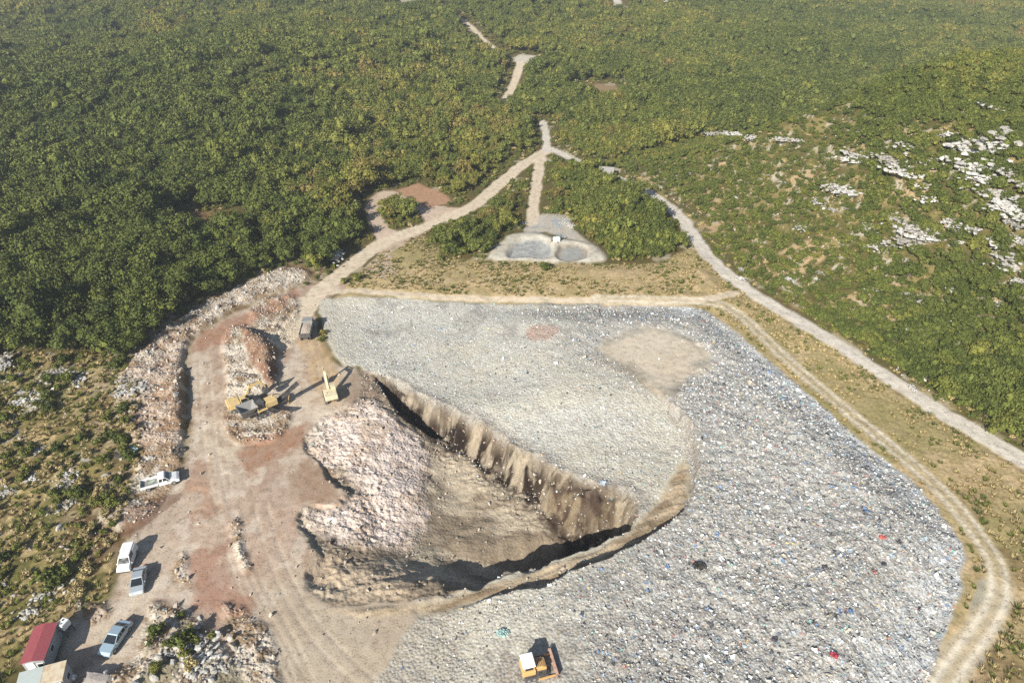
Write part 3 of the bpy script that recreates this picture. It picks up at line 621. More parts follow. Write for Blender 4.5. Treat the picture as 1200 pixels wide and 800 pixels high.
shr_src = [mk('g', crown_geo(1.6, 2.1, 420, .32, 500 + t * 2 + k, .3), LM[t]) for t in range(3) for k in range(2)]
veg_stuff('shrubland', isshrub, shr_src, 'patchy low shrubs covering the hillside beyond the gravel road', 'shrubland')

ux, uy = [], []
for (x0, x1, y0, y1, s_) in ((-130, 150, 75, 300, 1.25), (-260, 330, 300, 430, 2.4)):
    a, b = jgrid(x0, x1, y0, y1, s_); ux.append(a); uy.append(b)
ux = np.concatenate(ux); uy = np.concatenate(uy); Fu = fields(ux, uy)
um = np.maximum.reduce([Fu['garb'], Fu['dirt'], Fu['rim'], Fu['bank'] + .3, Fu['gn'] + .2, Fu['ge'] + .3, Fu['pond'] + .3, Fu['pt'], Fu['low'], sdf(ux, uy, NOTREE[0], 15), sdf(ux, uy, NOTREE[1], 15), np.where(Fu['isl'] > 0, -5, Fu['loop'] + .2), np.maximum.reduce(Fu['clr']) + .2])
near = np.maximum.reduce([Fu['bank'] + 9, Fu['gn'] + 7, Fu['pond'] + 7, Fu['pt'] + 6, Fu['loop'] + 8, np.maximum.reduce(Fu['clr']) + 12, 9 - Fu['roadmin'], Fu['hill']])
k = (um < 0) & (Fu['roadmin'] > .5) & (near > 0) & (rng.random(len(ux)) < np.where(Fu['hill'] > 0, .45, .75) * SS((fbm(ux, uy, 3, 2, 311) - .25) * 4))
vx, vy = jgrid(-95, -18, 36, 125, 1.05); Fv = fields(vx, vy); kv = (Fv['scrub'] > .3) & (Fv['pad'] < .05) & (Fv['dirt'] < 0) & (rng.random(len(vx)) < .62 * SS((fbm(vx, vy, 3.2, 3, 313) - .36) * 5))
ux, uy, uz = np.concatenate([ux[k], vx[kv]]), np.concatenate([uy[k], vy[kv]]), np.concatenate([Fu['z'][k], Fv['z'][kv]])
m = len(ux); s_ = rng.uniform(.22, .58, m) * np.where(uy > 300, 1.5, 1); s_[k.sum():] *= .72
usrc = [mk('undergrowth_source_%02d' % (t * 3 + k2), crown_geo(1.5, 1.7, 200, .40, 900 + t * 3 + k2, .1), (LM + [LM_DRY])[t]) for t in range(4) for k2 in range(3)]
scatter('undergrowth', np.stack([ux, uy, uz], 1), np.stack([0 * s_, 0 * s_, rng.uniform(0, 6.28, m)], 1), np.stack([s_, s_, s_ * .8], 1),
        np.where(np.arange(m) < k.sum(), rng.choice([0, 3, 6, 9], m, p=[.40, .34, .15, .11]), rng.choice([0, 3, 6, 9], m, p=[.10, .26, .22, .42])) + rng.integers(0, 3, m), 'undergrowth_sources', usrc, LM[1], label='low scrub filling the verges of tracks and clearings', cat='undergrowth')

# ------------------------------------------------------------------ stone
def stonemat(name, a, b_, sc=3.):
    m, nt, b = newmat(name, .9, .2); co = coords(nt); oi = nt.nodes.new('ShaderNodeObjectInfo')
    c = mixc(nt, noi(nt, co, sc, 5, .65), a, b_); c = mixc(nt, 1., c, ramp(nt, oi.outputs['Random'], [(0, (.72, .68, .62)), (1, (1.18, 1.17, 1.15))]), 'MULTIPLY')
    nt.links.new(c, b.inputs['Base Color']); bp = nt.nodes.new('ShaderNodeBump'); bp.inputs['Distance'].default_value = .06
    nt.links.new(noi(nt, co, sc * 2, 5, .7), bp.inputs['Height']); nt.links.new(bp.outputs[0], b.inputs['Normal']); return m
LIME = stonemat('limestone', (.30, .30, .29), (.56, .55, .52)); WARM = stonemat('rubble_stone', (.34, .27, .22), (.60, .54, .46))
def rock_geo(seed, sub=2, flat=.7, blocks=1, rad=.5, spread=1.5):
    rs = np.random.default_rng(seed); V = []; Fc = []
    for b_ in range(blocks):
        c = rs.normal(size=3) * np.array([.8, .45, .08]) * (blocks > 1) * rad * spread; bm = bmesh.new(); bmesh.ops.create_icosphere(bm, subdivisions=sub, radius=1)
        ax = rs.normal(size=(7, 3)); ax /= np.linalg.norm(ax, axis=1)[:, None]; cut = rs.uniform(.35, .72, 7); o = len(V)
        sc = rad * np.array([rs.uniform(.8, 1.3), rs.uniform(.7, 1.1), flat * rs.uniform(.7, 1.2)]) * (1 if blocks == 1 else rs.uniform(.45, 1.1))
        for v in bm.verts:
            p = np.array(v.co); 
            for a, k in zip(ax, cut):
                d = p @ a
                if d > k: p = p - a * (d - k)
            p = p * (1 + rs.uniform(-.09, .09)); V.append(tuple(c + p * sc))
        for f in bm.faces: Fc.append([o + v.index for v in f.verts])
        bm.free()
    return V, Fc
# rubble stones scattered over every rubble area
rx, ry = jgrid(-85, 20, 38, 165, .62); hx_, hy_ = jgrid(20, 200, 75, 240, 1.0); rx = np.concatenate([rx, hx_]); ry = np.concatenate([ry, hy_]); Fr = fields(rx, ry); dens = Fr['rub'] * (1 - Fr['pad']); dens = np.maximum(dens, .38 * SS(Fr['scrub'] / 2) * SS((fbm(rx, ry, 6, 3, 401) - .47) * 8))
dens = np.maximum(dens, .022 * SS(Fr['dirt'])); dens = np.maximum(dens, .55 * SS(Fr['rim'] / .6) * (1 - SS((Fr['rim'] - 5) / 3)) * SS((ry - 60) / 6)); dens = np.maximum(dens, .05 * SS(Fr['rim'] / 1) + .10 * SS(Fr['rim']) * SS((fbm(rx, ry, 5, 3, 402) - .55) * 10) + .5 * SS(Fr['rim'] / 2) * SS((5 + Fr['white']) / 6) * SS((fbm(rx, ry, 3, 3, 406) - .42) * 8)); dens = np.maximum(dens, .5 * SS(Fr['ledge']) * SS((fbm(rx, ry, 3, 2, 403) - .5) * 8)); dens = np.maximum(dens, .12 * SS(Fr['rim'] / 1.5) * (1 - SS((rx + 2) / 10)))
dens = np.maximum(dens, SS(Fr['hill'] / 2) * (.02 + .9 * SS((fbm(rx, ry, 4, 3, 404) - .60) * 12) + .8 * SS((2.5 - np.abs(Fr['roadmin'] - 1.5)) / 2) * SS((fbm(rx, ry, 4, 2, 405) - .4) * 6))); k = rng.random(len(rx)) < dens * .62; rx, ry, rz_ = rx[k], ry[k], Fr['z'][k]; whi = Fr['white'][k] > 0
m = len(rx); s = rng.uniform(.25, .62, m) * (1 + .9 * (rng.random(m) < .06)) * np.where(whi, .8, 1) * np.where(rx > 20, 1.25, 1)
srcs = [mk('stone_source_%02d' % q, rock_geo(600 + q, 1), WARM) for q in range(5)] + [mk('stone_source_%02d' % (5 + q), rock_geo(620 + q, 1), LIME) for q in range(3)]
ridx = np.where(rng.random(m) < np.where(rx > 20, .9, np.where(ry > 72, .42, .25)), rng.integers(5, 8, m), rng.integers(0, 5, m))
scatter('loose_stones', np.stack([rx, ry, rz_ + s * .12], 1), rng.uniform(0, 6.28, (m, 3)), np.stack([s, s * rng.uniform(.6, 1, m), s * rng.uniform(.6, 1, m)], 1), ridx,
        'stone_sources', srcs, WARM, label='broken pale rubble stones lining the dirt road and pit', cat='rubble')
# boulders one can tell apart in the banks
BM_ = [mk('boulder', rock_geo(640 + q, 2, .75), LIME if q % 2 else WARM).data for q in range(5)]
def put(name, me, x, y, s, label, cat, group=None, sink=.1, rz=None, dz=0):
    o = bpy.data.objects.new(name, me); COL.objects.link(o); o.location = (x, y, h1(x, y) - sink * s + dz); o.scale = (s, s, s); o.rotation_euler = (0, 0, random.uniform(0, 6.28) if rz is None else rz)
    return tag(o, label, cat, group)
bx, by = jgrid(-85, -15, 40, 150, 2.6); Fb = fields(bx, by)
for nm, msk, cnt, lab, grp in (('bank', (Fb['bank'] > .6), 90, 'pale limestone boulder in the rubble bank between wood and dirt road', 'boulders in the bank between wood and road'),
                               ('low', (Fb['low'] > .5) & (Fb['pad'] < .05), 40, 'pale boulder in the rocky patch right of the blue-grey saloon', 'boulders in the rocky patch at the bottom'),
                               ('scrub', (Fb['scrub'] > 2), 60, 'grey limestone boulder among dry grass in the scrub at lower left', 'boulders in the lower left scrub')):
    ids = np.where(msk)[0]; rng.shuffle(ids)
    for q in ids[:cnt]: put('boulder', BM_[random.randrange(5)], float(bx[q]), float(by[q]), random.uniform(.7, 1.5), lab, 'boulder', grp)
# limestone outcrops
OUT = [mk('outcrop', rock_geo(660 + q, 1, .5, 60, .29, 3.3), LIME).data for q in range(5)]
hills = [(1190, 162, 3.4), (1176, 172, 2.6), (1150, 168, 2.2), (1142, 178, 2.8), (1152, 184, 2.6), (1160, 176, 2.0), (1140, 196, 2.2), (1146, 204, 2.4), (1152, 212, 2.0), (1176, 200, 2.0), (1180, 204, 1.8),
         (1168, 230, 2.0), (1176, 240, 2.2), (1186, 248, 2.2), (1194, 256, 2.0), (1198, 218, 1.8), (1075, 276, 2.6), (1084, 272, 2.2), (1066, 282, 2.2), (1090, 280, 1.6), (1130, 266, 1.8), (1122, 270, 1.3),
         (1060, 170, 1.8), (1050, 188, 2.2), (1042, 190, 1.8), (1060, 200, 2.0), (1072, 208, 2.0), (1008, 186, 2.0), (1000, 190, 1.6), (978, 224, 1.8), (998, 228, 2.0), (1084, 220, 1.4), (1092, 236, 1.4), (1048, 258, 1.7), (1108, 398, 2.0), (1116, 404, 1.6), (1102, 402, 1.2),
         (1155, 468, 1.2), (1118, 340, 1.2), (1186, 316, 1.5), (1192, 306, 1.4), (1165, 285, 1.4), (940, 268, 1.3), (960, 238, 1.2), (1120, 162, 1.6), (1104, 188, 1.2), (1030, 340, 1.0), (1020, 268, 1.1)]
hr = random.Random(5); hills += [(hr.uniform(985, 1199), hr.uniform(160, 300), hr.uniform(.6, 1.5)) for _ in range(15)] + [(hr.uniform(1060, 1199), hr.uniform(300, 460), hr.uniform(.5, 1.1)) for _ in range(14)] + [(hr.uniform(860, 1000), hr.uniform(180, 330), hr.uniform(.4, .9)) for _ in range(14)]
for u, v, s in hills:
    x, y = ray(u, v); put('limestone_outcrop', OUT[random.randrange(5)], x, y, s * 1.35, 'bare white limestone outcrop between shrubs on the right hillside', 'rock outcrop', 'white outcrops on the right hillside', 0.0, dz=.55)
crest = [(733, 160, 1.6), (742, 156, 2.0), (752, 153, 1.6), (770, 152, 1.5), (785, 152, 2.0), (797, 153, 2.4), (806, 155, 2.0), (822, 160, 1.4), (836, 162, 1.6), (850, 163, 1.8), (864, 165, 1.6), (878, 167, 1.3), (915, 170, 1.4), (930, 171, 1.0)]
for u, v, s in crest:
    x, y = ray(u, v); put('limestone_outcrop', OUT[random.randrange(5)], x, y, s * 1.3, 'pale rock in the strip along the crest left of the hillside', 'rock outcrop', 'pale rocks in the strip along the crest', 0, dz=1.6)
fars = [(1035, 28, 3.6), (1028, 34, 3.0), (1044, 30, 2.6), (992, 33, 2), (982, 37, 2), (998, 26, 1.6), (1058, 112, 3.0), (1050, 113, 2.2), (958, 18, 2.6), (1153, 25, 2.2), (1173, 38, 2), (1126, 56, 2.2), (1127, 62, 2.0), (1148, 67, 2.6), (1174, 70, 2), (880, 5, 2),
        (905, 125, 1.6), (937, 110, 1.5), (817, 62, 2.0), (825, 20, 1.6), (834, 25, 1.6), (784, 2, 3), (778, 6, 2.5), (792, 8, 2), (578, 22, 2.2), (585, 28, 2), (1100, 88, 1.6), (1155, 135, 1.3)]
for u, v, s in fars:
    x, y = ray(u, v); put('limestone_outcrop', OUT[random.randrange(5)], x, y, s * 1.25, 'white limestone outcrop showing through the distant woodland at upper right', 'rock outcrop', 'distant outcrops in the upper right woodland', 0, dz=2.2)
lefts = [(225, 80, 2.6), (233, 84, 2.2), (247, 88, 2.4), (240, 92, 2.0), (212, 112, 1.8), (238, 112, 1.8), (294, 86, 1.8), (296, 124, 2.2), (300, 130, 1.6), (133, 8, 2.5), (124, 15, 2), (352, 18, 2.2), (366, 12, 1.8), (6, 54, 2.2), (28, 52, 1.8)]
for u, v, s in lefts:
    x, y = ray(u, v); put('limestone_outcrop', OUT[random.randrange(5)], x, y, s * 1.2, 'pale limestone outcrop breaking the canopy of the upper left wood', 'rock outcrop', 'outcrops in the upper left wood', 0, dz=2.0)
nl = [(95, 337, 1.5), (125, 350, 1.6), (133, 356, 1.6), (118, 345, 1.2), (142, 354, 1.2), (212, 302, 1.2), (345, 292, 1.8), (336, 286, 1.4), (385, 300, 2.2), (395, 305, 1.8), (268, 295, 1.2), (5, 424, 1.6), (8, 432, 1.2)]
for u, v, s in nl:
    x, y = ray(u, v); put('limestone_outcrop', OUT[random.randrange(5)], x, y, s, 'white rocks showing between the trees of the near left wood', 'rock outcrop', 'rocks between the trees of the near left wood', 0, dz=1.0)
sl_ = [(70, 448, 1.8), (82, 449, 1.8), (96, 452, 1.7), (60, 450, 1.4), (36, 468, 1.6), (44, 476, 2.0), (30, 480, 1.6), (52, 470, 1.4), (12, 455, 1.6), (152, 460, 2.0), (162, 466, 2.0), (172, 462, 1.6), (146, 470, 1.4), (80, 560, 1.6), (75, 570, 1.4), (40, 562, 1.3), (76, 592, 1.4),
       (42, 532, 1.2), (50, 700, 1.4), (36, 715, 1.4), (215, 762, 1.6), (222, 772, 1.8), (240, 778, 2.0), (255, 786, 1.8), (226, 750, 1.3), (5, 580, 1.2)]
for u, v, s in sl_:
    x, y = P(u, v); put('limestone_outcrop', OUT[random.randrange(5)], x, y, s * .85, 'jagged grey-white rock outcrop in the lower left scrub', 'rock outcrop', 'outcrops in the lower left scrub', 0, dz=.1)
# white worked stone by the lagoon
for u, v, s in ((662, 262, 1.2), (668, 256, 1.4), (655, 254, 1.3), (671, 266, 1.2), (612, 262, 1.0), (640, 268, .9), (700, 298, .8)):
    x, y = P(u, v); put('stone_heap', OUT[random.randrange(5)], x, y, s * .9, 'small white heap of stone behind the grey lagoon', 'stone heap', 'white stone heaps behind the lagoon', 0, dz=.1)

# ------------------------------------------------------------------ scrub plants
BUSH = {('green'): [mk('foliage', crown_geo(1.1, 1.3, 330, .28, 700 + k, .1), LM[0]).data for k in range(3)],
        ('olive'): [mk('foliage', crown_geo(1.0, 1.1, 300, .26, 710 + k, .1), LM[1]).data for k in range(3)],
        ('dry'): [mk('foliage', crown_geo(.9, .9, 300, .24, 720 + k, .1), LM_DRY).data for k in range(3)]}
sx, sy = jgrid(-95, -18, 36, 125, 2.0); Fs = fields(sx, sy); sc_ = (Fs['scrub'] > .5) & (Fs['pad'] < .05)
sc2 = (Fs['low'] > 1) & (fbm(sx, sy, 4, 2, 411) > .62) & (Fs['pad'] < .05)
cl = fbm(sx, sy, 7, 3, 413) + .12 * SS((60 - sy) / 10)
k = (sc_ & (rng.random(len(sx)) < SS((cl - .36) * 5) * .72)) | sc2; su, sv, sdp = proj(sx, sy, Fs['z']); k &= (su > -60)
ids = np.where(k)[0]; ids = ids[np.argsort(sdp[ids])][:299]
for q in ids:
    t = random.random() + (cl[q] - .5) * .9; kk = 'green' if t > .86 else ('olive' if t > .30 else 'dry'); s = random.uniform(.55, 1.35) * (.9 if kk == 'green' else .8)
    put('scrub_bush', BUSH[kk][random.randrange(3)], float(sx[q]), float(sy[q]), s, {'green': 'dark green rounded bush in the rocky scrub at lower left', 'olive': 'olive low bush in the rocky scrub at lower left', 'dry': 'straw-coloured dry bush in the rocky scrub at lower left'}[kk],
        'bush', {'green': 'dark green', 'olive': 'olive', 'dry': 'dry'}[kk] + ' bushes in the lower left scrub', .05)
x, y = P(638, 318); put('lone_bush', BUSH['green'][0], x, y, 1.25, 'single dark bush on the dry grass below the grey lagoon', 'bush')
for u, v, s, lab in ((404, 332, 1.0, 'small green bush at the road fork beside the landfill corner'), (420, 329, 1.3, 'green bush just right of the road fork on dry grass'), (516, 306, 1.0, 'low bush at the grass edge below the thicket')):
    x, y = P(u, v); put('grass_edge_bush', BUSH['olive'][1], x, y, s, lab, 'bush')
# dry tufts: stuff
gx, gy = jgrid(-95, 120, 36, 175, .80); Fg = fields(gx, gy); gk = np.clip(SS(Fg['gn']) + SS(Fg['ge']) + .9 * SS(Fg['scrub']) + .5 * SS(Fg['low']) + .35 * SS(Fg['hill']), 0, 1) * (Fg['garb'] < -.5) * (Fg['dirt'] < 0) * (Fg['roadmin'] > .3) * (Fg['rutc'][0] > 1.6) * (Fg['pond'] < 0)
gn_ = fbm(gx, gy, 4, 3, 421); k = rng.random(len(gx)) < gk * SS((gn_ - .25) * 3) * .75; gx, gy, gz, gn_ = gx[k], gy[k], Fg['z'][k], gn_[k]
gge = Fg['ge'][k]
def tuft(seed, mat):
    rs = np.random.default_rng(seed); V = []; Fc = []
    for i in range(46):
        a = rs.uniform(0, 6.28); r = rs.uniform(0, .22); h = rs.uniform(.2, .42); w = .035; l = rs.uniform(.1, .3); c = np.array([math.cos(a) * r, math.sin(a) * r, 0]); o = len(V); d = np.array([math.cos(a), math.sin(a), 0]); p = np.array([-d[1], d[0], 0])
        V += [c - p * w, c + p * w, c + d * l + np.array([0, 0, h])]; Fc.append([o, o + 1, o + 2])
    return mk('tuft_source_%02d' % seed, (V, Fc), mat)
TU = [tuft(k, LM_DRY) for k in range(3)] + [tuft(3 + k, LM[1]) for k in range(2)] + [tuft(5, LM[0])]
m = len(gx); s = rng.uniform(.7, 1.7, m); ti = np.where(rng.random(m) < .14 + .5 * SS((gn_ - .5) * 5), np.where(rng.random(m) < .7, rng.integers(3, 5, m), 5), rng.integers(0, 3, m))
scatter('dry_grass', np.stack([gx, gy, gz], 1), np.stack([0 * s, 0 * s, rng.uniform(0, 6.28, m)], 1), np.stack([s, s, s * .8], 1), ti, 'tuft_sources', TU, LM_DRY, label='straw and green grass tufts on the banks beside the tracks', cat='grass')

# ------------------------------------------------------------------ litter
def litmat():
    m, nt, b = newmat('litter', .55, .4); oi = nt.nodes.new('ShaderNodeObjectInfo')
    nt.links.new(ramp(nt, oi.outputs['Random'], LIT, 'CONSTANT'), b.inputs['Base Color']); return m
LITM = litmat()
def crumple(seed):
    rs = np.random.default_rng(seed); V = []; Fc = []; n = 3
    if seed % 2:
        for i in range(n + 1):
            for j in range(n + 1): V.append(((i / n - .5) + rs.uniform(-.1, .1), (j / n - .5) * .8 + rs.uniform(-.1, .1), rs.uniform(0, .38)))
        for i in range(n):
            for j in range(n): a = i * (n + 1) + j; Fc.append([a, a + 1, a + n + 2, a + n + 1])
        return V, Fc
    return rock_geo(seed, 1, .6)
lx, ly = jgrid(-34, 95, 33, 150, .46); k = np.zeros(len(lx), bool); zs = np.zeros(len(lx)); ro = np.zeros(len(lx))
for i in range(0, len(lx), 60000):
    sl2 = slice(i, i + 60000); Fl = fields(lx[sl2], ly[sl2]); ro[sl2] = Fl['rough']; zs[sl2] = Fl['z']
    west = 1 - SS((lx[sl2] + 6) / -12) * SS((60 - ly[sl2]) / 6)
    sand = 1 - SS(sdf(lx[sl2], ly[sl2], SAND, 12) / 2 + .4) * .97
    pr = Fl['gm'] * (Fl['garb'] > .25) * (.40 + .42 * np.clip((ro[sl2] - .35) / .65, 0, 1)) * np.clip(west, .06, 1) * sand * (1 - .9 * SS(Fl['ledge'] / .8 + .5)) * (Fl['pad'] < .3)
    pr = np.maximum(pr, .22 * SS(Fl['rim'] / .4) * (1 - SS((Fl['rim'] - 4) / 2)) * SS((ly[sl2] - 60) / 6))
    pr = pr * (.35 + 1.3 * fbm(lx[sl2], ly[sl2], 5, 4, 431)); k[sl2] = rng.random(len(lx[sl2])) < pr
lx, ly, zs, ro = lx[k], ly[k], zs[k], ro[k]; m = len(lx); s = rng.uniform(.16, .42, m) * (.6 + .4 * ro) * (1 + .7 * (rng.random(m) < .05)) * (1 + .8 * (rng.random(m) < .04))
scatter('litter', np.stack([lx, ly, zs + .03], 1), np.stack([rng.uniform(-.5, .5, m), rng.uniform(-.5, .5, m), rng.uniform(0, 6.28, m)], 1), np.stack([s, s, s], 1), rng.integers(0, 6, m), 'litter_sources',
        [mk('litter_source_%02d' % q, crumple(800 + q), LITM) for q in range(6)], LITM, label='mixed bags, plastic and scraps spread over the landfill', cat='litter')
print('counts: trees', n, 'stones', len(rx), 'tufts', len(gx), 'litter', m)

# ------------------------------------------------------------------ vehicle materials
M_WHITE = paint('white_paint', (.74, .75, .74), .35, .04, dirtamt=.12); M_SILVER = paint('silver_paint', (.50, .55, .58), .3, .05, dirtamt=.12, metal=.4)
M_BLUEG = paint('blue_grey_paint', (.36, .48, .56), .3, .05, dirtamt=.10, metal=.35)
M_GLASS = paint('dark_glass', (.015, .02, .025), .08, .05, dirtamt=.05, spec=.7); M_TYRE = paint('tyre_rubber', (.025, .025, .025), .9, .2, dirtamt=.3)
M_RIM = paint('rim_metal', (.45, .45, .46), .35, .1, metal=.7); M_LAMP = paint('lamp_lens', (.8, .8, .78), .15, .02, dirtamt=0); M_TAIL = paint('red_lens', (.35, .02, .02), .2, .02, dirtamt=0)
M_YEL = paint('machine_yellow', (.60, .44, .19), .6, .15, dirtamt=.5); M_PALEY = paint('faded_yellow', (.66, .58, .38), .6, .12, dirtamt=.45)
M_OR = paint('machine_orange', (.66, .38, .14), .5, .08, dirtamt=.12); M_DARK = paint('dark_steel', (.05, .05, .055), .6, .2, dirtamt=.3); M_STEEL = paint('grey_steel', (.24, .24, .235), .55, .12, dirtamt=.3)
M_RUST = paint('rusty_steel', (.40, .26, .20), .75, .2, dirt=(.22, .13, .09), dirtamt=.5); M_PLAST = paint('plastic_white', (.80, .83, .80), .4, .03, dirtamt=.06)
M_BLACK = paint('black_trim', (.02, .02, .02), .7, .1, dirtamt=.1)
def wheels(t, xs, w, r=.32, tw=.22):
    for x in xs:
        for s in (-1, 1):
            b = B(); cyl(b, (x, s * (w / 2 - tw / 2), r), r, tw, 'Y', 24); ty_ = bmobj('wheel', b, M_TYRE, t)
            b = B(); cyl(b, (x, s * (w / 2 + .004), r), r * .6, .03, 'Y', 16); bmobj('rim', b, M_RIM, ty_)
def heading(p, q):   # from rear pixel to front pixel
    a, b = P(*p), P(*q); return math.atan2(b[1] - a[1], b[0] - a[0])
def car(name, x, y, rz, label, mat, L=4.3, Wd=1.7, van=False):
    t = empty(name, x, y, rz, label, 'van' if van else 'car'); h = L / 2
    if not van:
        lo = [(-h, .32), (-h - .02, .72), (-h + .12, .92), (-h + .75, .96), (h - 1.25, .92), (h - .25, .74), (h, .58), (h, .30)]
        cab = [(-h + .55, .95), (-h + 1.15, 1.36), (-h + 2.2, 1.40), (-h + 3.15, .93)]; gz = .95
        roof = [(-h + 1.10, 1.345), (-h + 1.16, 1.405), (-h + 2.22, 1.425), (-h + 2.34, 1.345)]; zt = 1.40
    else:
        lo = [(-h, .35), (-h, 1.05), (-h + .05, 1.12), (h - .75, 1.10), (h - .12, .92), (h, .70), (h, .35)]
        cab = [(-h + .03, 1.1), (-h + .12, 1.74), (h - 1.45, 1.78), (h - .80, 1.09)]; gz = 1.1
        roof = [(-h + .06, 1.66), (-h + .12, 1.80), (h - 1.42, 1.83), (h - 1.28, 1.66)]; zt = 1.78
    b = B(); prism(b, lo, -Wd / 2, Wd / 2, (.6, .07), .05); body = bmobj('body', b, mat, t)
    b = B(); prism(b, cab, -Wd / 2 + .08, Wd / 2 - .08, (gz, .17)); bmobj('windows', b, M_GLASS, t)
    b = B(); prism(b, roof, -Wd / 2 + .20, Wd / 2 - .20, None, .015); bmobj('roof', b, mat, t)
    pil = [cab[1][0] + .02, (cab[1][0] + cab[2][0]) / 2 + .1, cab[2][0] - .03] if not van else [cab[1][0] + .1, cab[2][0] - .95, cab[2][0] + .02]
    for s in (-1, 1):
        for pxx in pil:
            b = B(); beam(b, (pxx, s * (Wd / 2 - .07), gz - .02), (pxx, s * (Wd / 2 - .225), zt - .01), .07, .05); bmobj('pillar', b, mat, t)
    for a, c in ((cab[0], cab[1]), (cab[3], cab[2])):
        for s in (-1, 1):
            b = B(); beam(b, (a[0], s * (Wd / 2 - .08), a[1]), (c[0], s * (Wd / 2 - .24), c[1]), .07, .07); bmobj('pillar', b, mat, t)
    if van:
        for s in (-1, 1):
            b = B(); prism(b, [(-h + .12, 1.12), (-h + .18, 1.70), (h - 2.4, 1.72), (h - 2.3, 1.12)], s * (Wd / 2 - .15), s * (Wd / 2 - .06)); bmobj('side_panel', b, mat, t)
    wheels(t, (-h + .78, h - .8), Wd, .31)
    for s in (-1, 1):
        b = B(); box(b, (h - .03, s * (Wd / 2 - .27), .62), (.1, .32, .13), .02); bmobj('headlight', b, M_LAMP, t)
        b = B(); box(b, (-h - .0, s * (Wd / 2 - .2), .80), (.07, .22, .16), .02); bmobj('tail_light', b, M_TAIL, t)
        b = B(); box(b, (h - (1.35 if not van else .95), s * (Wd / 2 + .08), .98), (.12, .18, .11), .03); bmobj('mirror', b, mat, t)
    b = B(); box(b, (h + .01, 0, .40), (.10, Wd - .12, .16), .04); bmobj('front_bumper', b, M_BLACK if van else mat, t)
    b = B(); box(b, (-h - .01, 0, .44), (.10, Wd - .12, .18), .04); bmobj('rear_bumper', b, M_BLACK if van else mat, t)
    return t
car('hatchback_van', *P(151, 658), heading((156, 645), (148, 668)), 'small white van parked beside the silver car, its windshield facing the camera', M_WHITE, 3.9, 1.66, True)
car('parked_car', *P(164, 683), heading((167, 670), (163, 694)), 'silver saloon car parked just right of the white van', M_SILVER, 4.1, 1.66)
car('parked_car', *P(137, 750), heading((148, 735), (127, 765)), 'pale blue-grey saloon car standing alone near the two sheds', M_BLUEG, 4.35, 1.7)

def pickup():
    x, y = P(190, 568); t = empty('pickup_truck', x, y, heading((172, 573), (208, 563)), 'white pickup truck with an open loaded bed, parked by the rubble bank', 'pickup truck'); h = 2.6; w = 1.85
    b = B(); prism(b, [(-.2, .42), (-.2, 1.08), (h - 1.35, 1.12), (h - .35, .98), (h - .02, .80), (h, .42)], -w / 2, w / 2, (.7, .06), .06); bmobj('body', b, M_WHITE, t)
    b = B(); prism(b, [(-.15, 1.06), (-.05, 1.68), (.75, 1.70), (1.35, 1.08)], -w / 2 + .08, w / 2 - .08, (1.08, .15)); bmobj('windows', b, M_GLASS, t)
    b = B(); prism(b, [(-.18, 1.58), (-.12, 1.74), (.72, 1.76), (.90, 1.60)], -w / 2 + .12, w / 2 - .12, None, .03); bmobj('roof', b, M_WHITE, t)
    for s in (-1, 1):
        for px_ in (-.1, .42):
            b = B(); beam(b, (px_, s * (w / 2 - .06), 1.06), (px_ + .03, s * (w / 2 - .2), 1.68), .09, .05); bmobj('pillar', b, M_WHITE, t)
        b = B(); beam(b, (1.35, s * (w / 2 - .08), 1.08), (.78, s * (w / 2 - .22), 1.69), .07, .07); bmobj('pillar', b, M_WHITE, t)
    b = B(); box(b, (-1.45, 0, .62), (2.4, w - .06, .10)); bmobj('bed_floor', b, M_STEEL, t)
    for s in (-1, 1): b = B(); box(b, (-1.45, s * (w / 2 - .03), .86), (2.4, .06, .42), .01); bmobj('bed_side', b, M_WHITE, t)
    b = B(); box(b, (-2.67, 0, .86), (.06, w, .42), .01); bmobj('tailgate', b, M_WHITE, t)
    b = B(); box(b, (-.22, 0, .95), (.06, w - .1, .62), .01); bmobj('headboard', b, M_WHITE, t)
    b = B(); box(b, (-1.2, 0, .45), (3.2, .7, .18)); bmobj('chassis', b, M_DARK, t)
    wheels(t, (-1.7, h - .85), w, .36, .25)
    for s in (-1, 1):
        b = B(); box(b, (h - .06, s * .66, .74), (.1, .30, .16), .02); bmobj('headlight', b, M_LAMP, t); b = B(); box(b, (1.1, s * (w / 2 + .1), 1.12), (.12, .2, .16), .03); bmobj('mirror', b, M_BLACK, t)
    b = B(); box(b, (h + .02, 0, .48), (.12, w - .06, .2), .04); bmobj('front_bumper', b, M_BLACK, t)
    M = Matrix.Translation(t.location) @ Matrix.Rotation(t.rotation_euler.z, 4, 'Z')
    g = paint('green_cloth', (.34, .42, .33), .8, .2, dirtamt=.2); q = meshobj('folded_tarp', *[[(a * .9 + 0, b2 * .7, .02 + c_ * .5) for a, b2, c_ in crumple(803)[0]], crumple(803)[1]], g)
    q.location = M @ Vector((-1.2, .1, .68)); q.rotation_euler.z = t.rotation_euler.z; tag(q, 'pale green crumpled sheet lying in the white pickup bed', 'tarp')
pickup()

